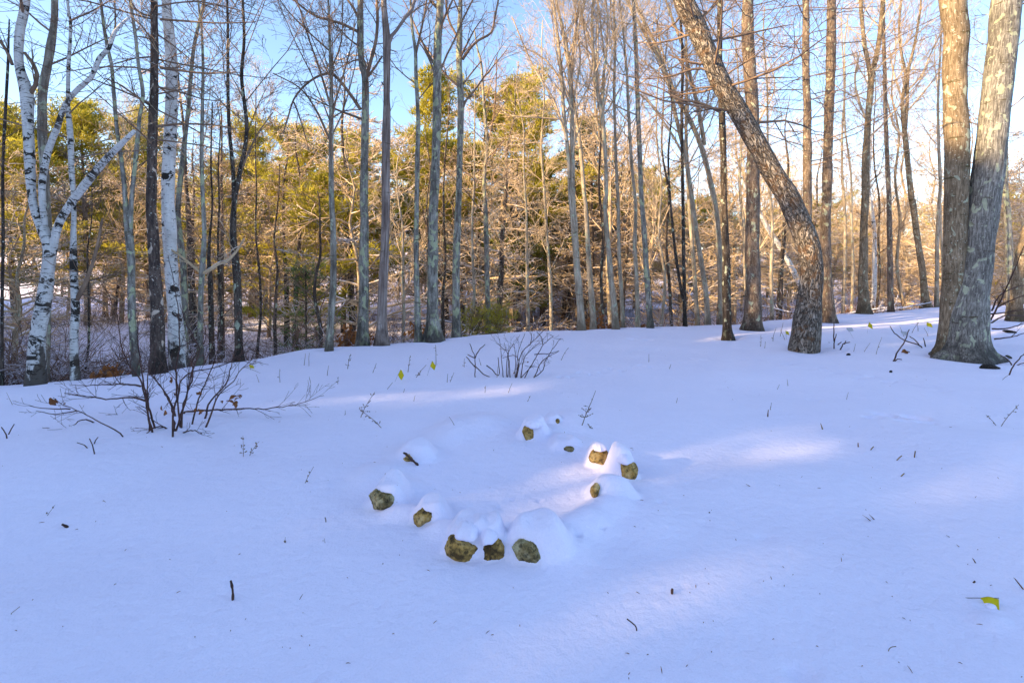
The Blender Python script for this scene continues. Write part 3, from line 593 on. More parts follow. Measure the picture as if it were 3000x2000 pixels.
def needles(V, rng, n, L, w, droop=0.0, spread=1.0):
    """V: (m,6) centre + direction of each tuft; one narrow triangle per needle bundle"""
    m = len(V); c = np.repeat(V[:,:3], n, axis=0); d = np.repeat(V[:,3:], n, axis=0)
    dd = d + rng.normal(0, 0.75*spread, c.shape); dd[:,2] -= droop; dd /= np.linalg.norm(dd,axis=1,keepdims=True)+1e-9
    c = c + rng.normal(0, 0.3*L, c.shape)*np.array([1,1,0.45]); ln = L*rng.uniform(0.6,1.2,(len(c),1))
    sd = np.cross(dd, rng.normal(0,1,c.shape)); sd /= np.linalg.norm(sd,axis=1,keepdims=True)+1e-9
    a = c - sd*w; b = c + sd*w; t = c + dd*ln
    return np.stack([a,b,t],axis=1).reshape(-1,3), np.arange(len(c)*3).reshape(-1,3)
def pine_mesh(seed, h, r, n_tuft=1.0, low=0.15, layer=0.7, needle=0.40, dens=9, irregular=0.35, shape=0.9, w=0.034):
    rng = np.random.default_rng(seed); g = Geo(); b = Geo(); nd = Geo()
    S = spline(np.array([[0,0,-0.5,h*0.014],[rng.normal(0,.1),rng.normal(0,.1),h*0.5,h*0.009],[rng.normal(0,.1),rng.normal(0,.1),h,0.02]]), 0.6); g.tube(S[:,:3], S[:,3], 9, 0)
    z = h*low; tufts = []
    while z < h*0.99:
        t = min(1.0,max(0.0,(z/h-low)/(1-low))); reach = r*(1-t**1.6)**0.9*(0.55+0.45*min(1, t*4+0.35))*shape+0.25
        k = rng.integers(4,7); a0 = rng.random()*6.28; sect = 1+irregular*math.sin(rng.random()*6.28)
        for i in range(k):
            if rng.random() < 0.12: continue
            a = a0+i*6.28/k+rng.normal(0,.25); L = reach*(1+rng.normal(0,irregular))*sect; L = max(L,0.4)
            p0 = np.array([0,0,z+rng.normal(0,.12)])+np.append(S[min(int(z/0.6),len(S)-1),:2],0)
            up = 0.12+0.65*t
            pts = walk(p0, np.array([math.cos(a),math.sin(a),up]), L, 5, 0.07, 0.02, rng, 0.015)
            b.tube(pts, np.linspace(0.012+0.02*L/3, 0.008, 6), 4, 0)
            for q in np.arange(0.25, 1.0, 0.42/max(L,0.4)):
                f = q*5; j = int(min(f,4)); pp = pts[j]+(pts[j+1]-pts[j])*(f-j); d = unit(pts[j+1]-pts[j])
                for sgn in (-1,1):
                    sv = unit(np.cross(d,[0,0,1]))*sgn; bl = L*0.38*(1.15-q)*rng.uniform(.6,1.3)+0.15
                    e = pp+unit(sv*0.8+d*0.7+np.array([0,0,0.12]))*bl
                    b.tube([pp,(pp+e)/2+np.array([0,0,.03]),e],[0.008,0.006,0.003],3,0)
                    for w_ in np.linspace(0.3,1.0,max(2,int(bl*5*n_tuft))):
                        c = pp+(e-pp)*w_+rng.normal(0,.07,3); tufts.append(np.append(c, unit(e-pp)+np.array([0,0,0.35])))
            tufts.append(np.append(pts[-1], unit(pts[-1]-pts[-2])))
        z += layer*rng.uniform(0.6,1.3)*(1-0.45*t)
    V, T3 = needles(np.array(tufts), rng, dens, needle, w)
    nd.raw(V, None, T3, 0)
    return g, b, nd
def copy_tree(src, loc, rz, sc, label=None, lean=(0,0)):
    r = src.copy(); col.objects.link(r); r.location = loc; r.rotation_euler = (lean[0], lean[1], rz); r.scale = sc
    if label: r['label'] = label
    for ch in src.children:
        c = ch.copy(); col.objects.link(c); c.parent = r
    return r
LANDMARKS = [(20,'the left edge trunk'),(130,'the white birch clump'),(216,'the slim scarred birch'),(382,'the lichened double stem'),(455,'the dark pine trunk'),(505,'the thick white birch'),(592,'the snowy forked maple'),
    (693,'the dark speckled trunk'),(974,'the slender fan topped tree'),(1066,'the lichen blotched maple'),(1128,'the barkless snag'),(1221,'the lichen spotted slim trunk'),(1269,'the straight blue grey maple'),(1337,'the dark mottled trunk'),
    (1427,'the high forked thin trunk'),(1686,'the twin stemmed maple'),(1722,'the S curved maple'),(1778,'the bowed grey maple'),(1812,'the very thin tan trunk'),(1862,'the bushy young maple'),(1889,'the lichen ringed maple'),(2003,'the crooked dark stem'),
    (2050,'the golden leaning pair'),(2126,'the narrow blackish trunk'),(2205,'the stout pine trunk'),(2362,'the leaning oak'),(2420,'the tall brown pine trunk'),(2530,'the scarred pale maple'),(2607,'the rust brown pine'),(2690,'the vase shaped maple'),(2800,'the great double trunk'),(2965,'the right edge oak')]
def name_copies(objs, what):
    slots = {}
    for o in objs:
        px = 1500+F*o.location[0]/max(o.location[1], 0.1); lx, nm = min(LANDMARKS, key=lambda q: abs(q[0]-px))
        slots.setdefault((nm, 'left' if px < lx else 'right'), []).append(o)
    rank = ['nearest', 'second nearest', 'third nearest', 'fourth nearest', 'fifth nearest', 'sixth nearest', 'seventh nearest', 'eighth nearest', 'ninth nearest', 'tenth nearest']
    for (nm, sd), L in slots.items():
        L.sort(key=lambda o: o.location[1])
        for i, o in enumerate(L): o['label'] = what + ' just %s of %s' % (sd, nm) + (', ' + rank[min(i, 9)] if len(L) > 1 else '')
def put(x, y): return (x, y, float(H(x, y)))
def build_woods():
    rng = np.random.default_rng(5)
    kinds = {}
    for (nm, g, b, tm, bm, h) in far_tree_meshes():
        kinds.setdefault(nm, []).append((g.mesh('trunk',[MAT[tm]]), b.mesh('branches',[MAT[bm]]), h))
    info = {'bare_tree': ('tall bare sunlit tree among many in the woods behind the brow', 'bare trees in the woods beyond the brow'),
            'beech_tree': ('low spreading tree with long level branches dusted with snow', 'spreading understory trees beyond the brow'),
            'hemlock_tree': ('dark straight trunk with short dead limbs standing in the shaded hollow', 'dark trunks in the snowy hollow')}
    def first(nm, v):
        t, b, h = kinds[nm][v]
        r = link(nm, None); tag(r, info[nm][0], 'tree', info[nm][1]); link('trunk', t, r); link('branches', b, r); return r
    placed = []
    def spot(nm, y0, y1, f, s0=-1.05, s1=1.08, pw=1.0, gap=1.1):
        for _ in range(60):
            y = y0+(y1-y0)*rng.random()**pw; s = s0+(s1-s0)*rng.random(); x = s*y
            yb = float(EYE*F/(np.interp(1500+1500*s, BR[:,0], BR[:,1])-780.0))
            if y < yb+2.5: continue
            if nm == 'bare_tree' and -0.45 < s < 0.13 and y < 38: continue
            if nm == 'beech_tree' and ((-0.4 < s < 0.12 and y < 31) or s < -0.5) and rng.random() < .35: continue
            if all((x-a)**2+(y-c)**2 > gap*gap for a, c in placed): break
        placed.append((x,y)); return x, y
    plan = [('hemlock_tree', 80, 19, 62, -0.85, 0.62, 0.8), ('beech_tree', 74, 19, 58, -1.0, 1.05, 0.9), ('bare_tree', 22, 22, 75, -1.0, 0.25, 1.0),('bare_tree', 34, 24, 70, 0.2, 1.05, 1.0),('beech_tree', 22, 24, 60, 0.3, 1.05, 1.0),('hemlock_tree', 20, 24, 46, -0.05, 0.22, 1.0),('beech_tree', 12, 30, 46, -0.02, 0.2, 1.0)]
    src = {}
    for (nm, n, y0, y1, s0, s1, pw) in plan:
        for i in range(n):
            v = i % len(kinds[nm]); x, y = spot(nm, y0, y1, 0, s0, s1, pw)
            sc = rng.uniform(0.75, 1.15); lean = (rng.normal(0,.05), rng.normal(0,.05))
            if (nm, v) not in src:
                src[(nm,v)] = first(nm, v); o = src[(nm,v)]; o.location = put(x,y); o.rotation_euler = (*lean, rng.random()*6.28); o.scale = (sc,sc,sc)
            else: copy_tree(src[(nm,v)], put(x,y), rng.random()*6.28, (sc,sc,sc), None, lean)
    for nm, what in (('bare_tree','tall bare sunlit tree'),('beech_tree','low spreading bare tree'),('hemlock_tree','dark straight hollow trunk')):
        name_copies([o for o in col.objects if o.get('group') == info[nm][1]], what)
    for what in ('slender dark stem','slender brown black trunk','slender pale tan tree'):
        name_copies([o for o in col.objects if o.get('label','').startswith(what)], what)
    # evergreens
    def pine(name, label, cat, seed, px, py_top, Y, wpx, nmat='needle', bark='pine', group=None, **kw):
        if Y > 26: Y *= 0.9 if px > 1150 else 0.78
        x = P(px, 700, Y)[0]; z = float(H(x, Y)); ztop = P(px, py_top, Y)[2]; h = ztop-z; r = wpx/2/F*Y
        g, b, nd = pine_mesh(seed, h, r, **kw)
        o = link(name, None, loc=(x,Y,z)); tag(o, label, cat, group)
        link('trunk', g.mesh('trunk',[MAT[bark]]), o); link('branches', b.mesh('branches',[MAT['twig']]), o); link('needles', nd.mesh('needles',[MAT[nmat]], False), o); return o
    pine('pine_tree','tall golden green pine with broken topped crown behind the straight blue grey maple','tree',1,1270,225,33,330,low=0.40,irregular=0.5,dens=12)
    pine('pine_tree','tallest bushy golden green pine, right of the trunks at the centre','tree',2,1500,245,34,400,low=0.40,irregular=0.45,dens=12)
    pine('pine_tree','darker pine with spired crown behind the twin stemmed maple','tree',3,1715,350,38,240,low=0.35,nmat='needle_d',dens=8)
    pine('pine_tree','yellow green pine of medium height behind the slender fan topped tree','tree',4,880,375,36,300,low=0.15,irregular=0.5)
    pine('pine_tree','broad sunny pine behind the barkless snag, lower than its neighbours','tree',5,1050,400,42,260,low=0.2,irregular=0.4)
    pine('pine_tree','ragged pine showing between the white birch and the dark speckled trunk','tree',6,740,370,44,260,low=0.2,irregular=0.5)
    pine('pine_tree','wide olive pine crown seen through the birch clump','tree',7,250,315,40,360,low=0.2,irregular=0.5)
    pine('pine_tree','olive pine crown at the left edge of the picture','tree',8,40,320,38,340,low=0.2,irregular=0.4)
    pine('pine_tree','hazy pine behind the dark pine trunk and white birch','tree',9,430,330,46,280,low=0.2,irregular=0.5)
    pine('hemlock_tree','dark hemlock with drooping layers low in the hollow, under the tallest pine','tree',10,1560,640,33,260,low=0.25,nmat='needle_d',bark='bgdark',dens=5)
    pine('hemlock_tree','shadowed hemlock behind the dark mottled trunk, left of the tallest pine','tree',11,1330,600,36,220,low=0.35,nmat='needle_d',bark='bgdark',dens=5)
    pine('hemlock_tree','green hemlock filling the gap right of the barkless snag','tree',12,1180,560,34,200,low=0.35,nmat='needle_d',bark='bgdark',dens=6)
    pine('pine_tree','soft green pine right of the golden lit leaning pair','tree',13,2060,590,45,260,low=0.2,irregular=0.5)
    pine('pine_tree','green pine low on the horizon behind the leaning oak','tree',14,2330,600,52,260,low=0.1,irregular=0.5)
    pine('pine_tree','pine glimpsed at the right edge beyond the double trunk','tree',15,2935,560,40,220,low=0.1,irregular=0.4)
    pine('pine_tree','small round topped pine behind the straight lichen ringed maple','tree',16,1900,500,48,240,low=0.15,irregular=0.5)
    pine('pine_tree','distant golden pine behind the slender fan topped tree, lower crown','tree',17,960,520,30,230,low=0.2,irregular=0.6,dens=8)
    pine('pine_tree','sunny pine low behind the dark speckled trunk','tree',18,640,500,38,240,low=0.2,irregular=0.6)
    pine('pine_sapling','fresh green pine sapling in the hollow left of the slender fan topped tree','sapling',19,893,795,16,120,'needle_g','dark',low=0.08,layer=0.3,needle=0.13,dens=7,w=0.008,irregular=0.5)
    pine('pine_sapling','yellow green pine sapling on the brow beneath a thin pale trunk','sapling',20,1400,922,14.3,46,'needle','dark',low=0.02,layer=0.16,needle=0.16,dens=10,w=0.006,n_tuft=1.6,irregular=0.3)
    pine('pine_sapling','second yellow green sapling, right beside the first on the brow','sapling',21,1452,916,14.6,42,'needle','dark',low=0.02,layer=0.16,needle=0.16,dens=10,w=0.006,n_tuft=1.6,irregular=0.3)
    # far hill woods: one mass
    g = Geo(); nd = Geo(); rng = np.random.default_rng(77); tufts = []
    for i in range(420):
        y = rng.uniform(72, 135); s = rng.uniform(-1.1, 1.15); x = s*y; z = float(H(x,y)); h = rng.uniform(8,14)*(1 if s < 0.1 else 0.8)
        q = walk(np.array([x,y,z-.3]), [0,0,1], h, 5, 0.03, 0.05, rng); g.tube(q, np.linspace(0.16,0.03,6), 4, 0)
        if rng.random() < 0.30:
            for j in range(60):
                t = rng.uniform(0.25,1); a = rng.random()*6.28; rr = 2.6*(1.05-t)+0.3; tufts.append(np.append([x+math.cos(a)*rr*rng.random()**.5, y+math.sin(a)*rr*rng.random()**.5, z+h*t], [math.cos(a),math.sin(a),0.3]))
        else:
            for j in range(34):
                t = rng.uniform(0.25,0.98); a = rng.random()*6.28; up = rng.uniform(0.2,1.1); L = rng.uniform(1.2,3)*(1.2-t*0.7)
                f = t*5; k_ = int(min(f,4)); p0 = q[k_]+(q[k_+1]-q[k_])*(f-k_)
                w = walk(p0, [math.cos(a)*math.cos(up), math.sin(a)*math.cos(up), math.sin(up)], L, 3, 0.14, 0.05, rng); g.tube(w, [0.035,0.025,0.018,0.01], 3, 0)
                for e in range(2):
                    g.tube(walk(w[1+e], w[2+e]-w[1+e]+rng.normal(0,L*0.2,3), L*0.5, 2, 0.15, 0.05, rng), [0.018,0.013,0.008], 3, 0)
    o = link('distant_woods', g.mesh('distant_woods',[MAT['twig_g']])); tag(o, 'grey tan mass of far bare woods on the hill', 'woods', kind='stuff')
    V, T3 = needles(np.array(tufts), rng, 9, 0.9, 0.09); nd.raw(V, None, T3, 0)
    o = link('distant_evergreens', nd.mesh('distant_evergreens',[MAT['needle']], False)); tag(o, 'far olive green evergreen crowns mixed into the hill woods', 'woods', kind='stuff')
    # unseen pines added on the sun's side to cast shade over the lawn
    pm = pine_mesh(50, 19.5, 3.4, low=0.04, layer=0.42, dens=9, needle=0.45, w=0.05)
    pm2 = pine_mesh(51, 17.5, 3.2, low=0.04, layer=0.42, dens=9, needle=0.45, w=0.05)
    ms = [[q[0].mesh('trunk',[MAT['pine']]), q[1].mesh('branches',[MAT['twig']]), q[2].mesh('needles',[MAT['needle_d']], False)] for q in (pm, pm2)]
    us = -32; ux, uy = math.sin(SUN_TRAVEL), math.cos(SUN_TRAVEL); rng = np.random.default_rng(9); pr = []
    cast = []
    def hat(v): return float(np.interp(v, [-30,0,14,21,27,34,46,70],[.95,.93,.90,.80,.72,.63,.55,.5]))
    slots = [(-8,1,1),(-5.4,.95,1),(-2.9,.97,1),(-2.0,.95,1),(0.0,.95,.7),(2.5,-1,.6),(4.3,.93,.25),(5.4,-2,.35),(7.3,.93,.45),(8.9,.76,.6),(10.6,.93,.8)]  # gaps shaped between the added pines to pass sun patches onto the snow
    for (v, k, xy) in slots:
        for row in range(2): cast.append(((us-row*4)*ux-v*uy, (us-row*4)*uy+v*ux, k*(1 if row == 0 or k < 0 else 1.05), xy))
    for v in list(np.arange(-26,-10,3.3))+list(np.arange(13,66,3.1)):
        for row in range(2):
            u = us - row*4 + rng.normal(0,.8); vv = v + row*1.6 + rng.normal(0,.4)
            cast.append((u*ux - vv*uy, u*uy + vv*ux, hat(vv)*rng.uniform(0.86,1.06), 1))
    hm = pine_mesh(52, 19.5, 2.2, low=0.72, layer=0.42, dens=9, needle=0.45, w=0.05)      # added pine, bare below to leave a sun gap, crown high up
    ms.append([hm[0].mesh('trunk',[MAT['pine']]), hm[1].mesh('branches',[MAT['twig']]), hm[2].mesh('needles',[MAT['needle_d']], False)])
    sp = pine_mesh(53, 17.5, 1.9, low=0.5, layer=0.8, dens=4, needle=0.45, w=0.05, n_tuft=0.6)      # added pine, thin crowned to dim the sun through the gap
    ms.append([sp[0].mesh('trunk',[MAT['pine']]), sp[1].mesh('branches',[MAT['twig']]), sp[2].mesh('needles',[MAT['needle_d']], False)])
    for m_ in ms:
        o = link('pine_tree', None); tag(o, 'unseen pine added beside the lawn to shade the snow', 'tree', 'pines standing beside the lawn')
        for nm_, q in zip(('trunk','branches','needles'), m_): link(nm_, q, o)
        o.location = put(-60-len(pr)*5, -20); pr.append(o)
    for i, (x, y, k, xy) in enumerate(cast):
        if k > 0: copy_tree(pr[i%2], put(x,y), rng.random()*6.28, (k*xy**.5,k*xy**.5,k))
        elif k == -1: copy_tree(pr[2], put(x,y), 1, (1,1,1)); copy_tree(pr[0], put(x+.3,y), 2, (.45,.45,.655)); copy_tree(pr[3], put(x-.5,y+.4), 4, (.8,.8,1))
        else: copy_tree(pr[2], put(x,y), 1, (.6,.6,.95)); copy_tree(pr[0], put(x+.2,y), 2, (.4,.4,.64))
# ------------------------------------------------------------------ snow surface
def flat(px, py):
    d = ray(px, py); t = EYE/-d[2]; return d[0]*t, d[1]*t
R4 = lambda v: (1000+v[0]*0.4252, 1150+v[1]*0.4252)
def mound(px, py, wpx, dpx, h, rot=0.0):       # centre pixel, half widths: across in pixels, in depth as fraction
    x, y = flat(px, py); MOUNDS.append((x, y, wpx/F*y, dpx, rot, h))
def pit(px, py, rpx, d):
    x, y = flat(px, py); PITS.append((x, y, rpx/F*y, d))
#      px    py  half-width  depth(m) height(m)
for a in [(1105,1400,70,0.22,0.06),(1215,1335,75,0.25,0.05),(1640,1585,90,0.2,0.07),(1175,1430,55,0.14,0.05),(1180,1505,60,0.1,0.05),(1305,1560,55,0.1,0.055),(1490,1600,60,0.11,0.06),(1700,1540,70,0.14,0.05),(1790,1480,55,0.16,0.06),(1800,1385,45,0.16,0.06),(1715,1310,45,0.2,0.05),(1610,1270,45,0.2,0.05),(1370,1250,70,0.35,0.07),(1450,1245,60,0.3,0.05),(1300,1275,60,0.3,0.045),(1740,1520,60,0.2,0.05),
          (1885,1500,90,0.3,0.03),(1680,1240,50,0.3,0.05),
          (2300,1420,240,0.45,0.05),(2850,1330,260,0.8,0.09),(300,1290,300,0.8,0.06),(150,1400,220,0.5,0.04),(2500,1240,150,0.6,0.04),(2150,1700,260,0.25,0.015),
          (2900,1820,50,0.05,0.02)]: mound(*a)
def st_(*a, **k): STONES.append((a, k))
STONES = []
st_('grey green stone with a flat speckled face at the far left of the stone ring',1116,1492,80,48,1,'stone_g',0.1,(14,20,86,0.26,0.045),nocap=True)
st_('brown wedge of stone tapering right, second from the left, near side of the ring',1247,1545,72,42,2,'stone',-0.25,(12,18,80,0.24,0.045),nocap=True)
st_('dark stone under the tallest rounded snow pillow, front of the ring',1356,1640,98,66,3,'stone',0.1,(8,32,102,0.26,0.10),dep=0.9)
st_('golden brown rounded stone touching the tallest snow pillow, front of the ring',1438,1642,74,58,4,'stone',0.0,(-6,32,74,0.24,0.085),dep=0.8)
st_('dark slanting lichened stone right of the golden brown one, front of the ring',1542,1652,92,58,5,'stone_g',0.45,(38,34,150,0.34,0.075),dep=0.8,nocap=True)
st_('small dark stone almost buried at the back left of the ring, stick beside it',1200,1362,38,22,6,'stone',0.2,(16,14,84,0.34,0.05),nocap=True)
st_('little brown stone with tall round snow hat at the back of the ring',1548,1292,34,40,7,'stone',-0.1,(16,20,68,0.26,0.10))
st_('sliver of dark stone below a smooth snow hump, back right of the ring',1667,1322,34,16,8,'stone_g',0.0,(-8,10,70,0.32,0.04),nocap=True)
st_('squarish golden brown stone with flat top, right side of the ring',1758,1372,54,42,9,'stone',0.1,(0,22,52,0.2,0.07))
st_('tall golden stone leaning right beneath thick snow, outermost on the right of the ring',1836,1408,62,52,10,'stone',0.6,(-6,28,66,0.24,0.10),dep=0.9)
st_('brown stone chip peeping from under the largest right hand snow dome',1745,1478,26,30,11,'stone',0.2,(58,26,112,0.30,0.125),dep=1.6,nocap=True)
st_('tiny dark red stone tip at the back of the ring beside a pointed snow peak',1634,1252,12,12,12,'stone',0.0,(-14,10,40,0.2,0.07),nocap=True)

for a_, k_ in STONES:
    x, y = flat(a_[1], a_[2]); w = a_[3]/F*y; cw = (a_[8] if len(a_) > 8 else k_.get('cap', (0,0,a_[3],.2,.05)))
    MOUNDS.append((x+cw[0]/F*y, y+0.085, max(w*0.8,cw[2]/F*y)*0.66, (0.085, 0.26), 0.0, (a_[4]+cw[1]*0.45)/F*y*0.95+0.022))
pit(1500,1440,200,0.035)                       # the bowl of the ring
for a in [(2590,1222,24,0.09),(2632,1235,18,0.08),(2685,1228,28,0.10),(2660,1252,20,0.07),(2555,1238,20,0.06),(2712,1250,18,0.07),(2760,1262,20,0.06),(2385,1175,14,0.03),(1505,1452,9,0.02),(1578,1455,8,0.02),(1462,1472,8,0.012),(1935,1475,12,0.02),(1765,1560,9,0.02),
          (1850,990,16,0.05),(1875,985,14,0.05),(1900,992,14,0.05),(2345,1965,40,0.02),(2240,1570,28,0.012),(1115,1768,9,0.012),(775,1675,12,0.01),(930,1972,14,0.008),(2005,1715,14,0.012),(2070,1530,20,0.008),(1690,1590,14,0.02),(1640,1590,20,0.015)]: pit(*a)
for i_ in range(26): pit(2180+24*i_+(i_%2)*9, 1052+3.6*i_+7*math.sin(i_*1.9), 9, 0.05)
for i_ in range(16): pit(1640+30*i_, 1108-4*i_+6*math.sin(i_*2.3), 8, 0.045)
for a in [(2361,1012,52,0.05),(2826,1040,105,0.06),(2133,988,22,0.05),(2206,962,36,0.05),(2428,937,30,0.04),(1269,1000,26,0.05),(527,1058,36,0.04),(464,1085,30,0.04)]: pit(*a)
# ------------------------------------------------------------------ the fire ring: stones with snow caps
def blob(cx, cy, w, h, dep, seed, rot=0.0, sink=0.35, cut=0.28, ang=4):
    """rock: an icosphere cut by random planes; w,h,dep in metres, base sunk in snow"""
    import bmesh
    bm = bmesh.new(); bmesh.ops.create_icosphere(bm, subdivisions=5, radius=1.0); rng = np.random.default_rng(seed)
    V = np.array([v.co[:] for v in bm.verts]); V /= np.max(np.abs(V))
    for i in range(ang*2):
        nrm = unit(rng.normal(0,1,3)*np.array([1,1,.8])); dlim = rng.uniform(0.62, 0.88); e = V@nrm-dlim; V -= np.maximum(e,0)[:,None]*nrm*0.95
    nz = np.array([mnoise.fractal(Vector(v)*2.5+Vector((seed,0,0)), 0.9, 2.1, 4) for v in V]); V *= (1+0.07*nz)[:,None]
    nz = np.array([mnoise.noise(Vector(v)*9+Vector((seed,3,0))) for v in V]); V *= (1+0.035*nz)[:,None]
    V = V*np.array([w/2, dep/2, h/2]); c, s = math.cos(rot), math.sin(rot)
    V = np.column_stack([V[:,0]*c+V[:,2]*s, V[:,1], -V[:,0]*s+V[:,2]*c])
    Fs = np.array([[v.index for v in f.verts] for f in bm.faces]); bm.free(); return V, Fs
def cap_mesh(w, d, h, seed, lip=0.5):
    """pillow of snow: domed top, overhanging ragged rim"""
    rng = np.random.default_rng(seed); k, m = 64, 22; V = []
    th = np.arange(k)*2*math.pi/k
    rim = 1+sum(rng.normal(0,0.085)/(i*0.4+0.5)*np.sin(i*th+rng.uniform(0,6.3)) for i in range(2,9))
    for j in range(m):
        t = j/(m-1)*2.25              # angle from the top, past the equator
        r = math.sin(min(t,1.571)) if t <= 1.571 else math.cos((t-1.571)*0.9)
        zz = math.cos(t)*(1.0 if t <= 1.571 else 0.75*lip)
        p = np.column_stack([np.cos(th)*r*rim*w/2, np.sin(th)*r*rim*d/2, np.full(k, zz*h)]); V.append(p)
    V = np.array(V); V = V.reshape(-1,3)
    nz = np.array([mnoise.fractal(Vector(v)*16+Vector((seed,0,0)), 1.0, 2.0, 3) for v in V]); V = V*(1+0.045*nz)[:,None]
    Q = [[j*k+i, j*k+(i+1)%k, (j+1)*k+(i+1)%k, (j+1)*k+i] for j in range(m-1) for i in range(k)]
    return V, np.array(Q)
def stone(label, px, py, wpx, hpx, seed, mat='stone', rot=0.0, cap=None, dep=1.0, dy=0.0, lift=0.0, nocap=False):
    """px, py: foot of the visible face; cap: (dx_px, up_px, width_px, depth m, height m)"""
    x, y = flat(px, py); y += dy; sc = y/F; w, h = wpx*sc, hpx*sc
    zb = float(H(x, y)); V, Fs = blob(0,0,w*1.12,h*1.5,w*dep,seed,rot)
    zb = float(H(x, y-0.06)); c = np.array([x, y+w*dep*0.26, zb+h*0.34+lift]); root = link('stone', None, loc=c); tag(root, label, 'stone', 'stones of the snowed in fire ring')
    g = Geo(); g.raw(V, None, Fs[:, ::1]); link('rock', g.mesh('rock', [MAT[mat]]), root)
    if cap and not nocap:
        dx, up, cw, cd, ch = cap; V, Q = cap_mesh(cw*sc*0.74, 0.17, ch*0.5, seed+5, 0.7); V = V+np.array([dx*sc, 0.045-w*dep*0.26, hpx*sc*0.62+0.012])
        g = Geo(); g.raw(V, Q[:, ::-1]); link('snow_cap', g.mesh('snow_cap', [MAT['snow']]), root)
for a_, k_ in STONES: stone(*a_, **k_)
# ------------------------------------------------------------------ sticks, shrubs, weeds, blades
def leafmesh(g, c, size, rng, mat=0, droop=0.6):
    """one curled leaf: a bent, pointed strip with a fold down the middle"""
    d = unit(np.array([rng.normal(0,.6), rng.normal(0,.6), -droop+rng.normal(0,.3)])); s = unit(np.cross(d, rng.normal(0,1,3))); u = np.cross(s,d)
    P_, n = [], 6
    for i in range(n):
        t = i/(n-1); w = math.sin(math.pi*min(1,t*0.92+0.06))**0.8*(0.30+0.06*math.sin(t*20+rng.random()*3)); m = c+d*size*t+u*size*0.25*math.sin(t*2.4)
        P_ += [m-s*size*w+u*size*0.12*w*3, m, m+s*size*w+u*size*0.12*w*3]
    Q = [[i*3+j, i*3+j+1, i*3+j+4, i*3+j+3] for i in range(n-1) for j in range(2)]
    g.raw(P_, Q, None, mat)
def C2(L): return [(a*0.4783, 600+b*0.4783) for a, b in L]
def CB(L): return [(1000+a*0.4252, 900+b*0.4252) for a, b in L]
def shrub(name, label, cat, stems, Y, w0, w1, seed, twigs=1.0, mat='bush', leaves=(), yj=0.5, group=None, twl=0.22):
    rng = np.random.default_rng(seed); GS = []; allp = []
    for i, st in enumerate(stems):
        a0, b0 = st[0]; yb = float(G(a0, b0)[1]) if b0 > 1150 or Y is None else Y
        if Y is not None and abs(yb-Y) > 0.8: yb = Y
        slope = rng.uniform(-yj, yj)
        A = np.array([np.append(P(a, c, yb+slope*j/max(1,len(st)-1)), 0) for j, (a, c) in enumerate(st)])
        if A[0,2] < float(H(A[0,0],A[0,1]))+0.12: A[0,2] = float(H(A[0,0],A[0,1]))-0.05
        S = spline(A, 0.05)[:, :3]; S[1:-1] += rng.normal(0,0.003,(len(S)-2,3)); r = np.linspace(w0, w1, len(S))/2/F*yb
        g = Geo(); GS.append(g); g.tube(S, r, 6, 0); allp.append(S)
        for q in range(int(len(S)*0.34*twigs)):
            j = rng.integers(int(len(S)*0.2)+1, len(S)-1); d = unit(S[j+1]-S[j])
            limb(g, S[j], unit(d*0.8+rng.normal(0,0.55,3)+np.array([0,0,.1])), twl*rng.uniform(0.5,1.6), r[j]*0.55, 1, rng, dict(n=[4,4,3],k=[3,3],ang=0.7,trop=[0,0.02,0.03],wig=[.1,.1,.14],rmin=0.0016,shrink=0.5), 0)
    org = np.append(allp[0][0][:2], float(H(*allp[0][0][:2])))
    root = link(name, None, loc=org); tag(root, label, cat, group); 
    for g in GS: shifted(g, org); link('stem', g.mesh('stem',[MAT[mat]]), root)
    for (a, c, sz, n) in leaves:
        gl = Geo(); S0 = allp[0][0]; p = P(a, c, float(org[1]))
        for q in range(n): leafmesh(gl, p+rng.normal(0,.02,3), sz*rng.uniform(.7,1.2), rng)
        shifted(gl, org); link('leaf', gl.mesh('leaf',[MAT['leaf_d']]), root)
    return root
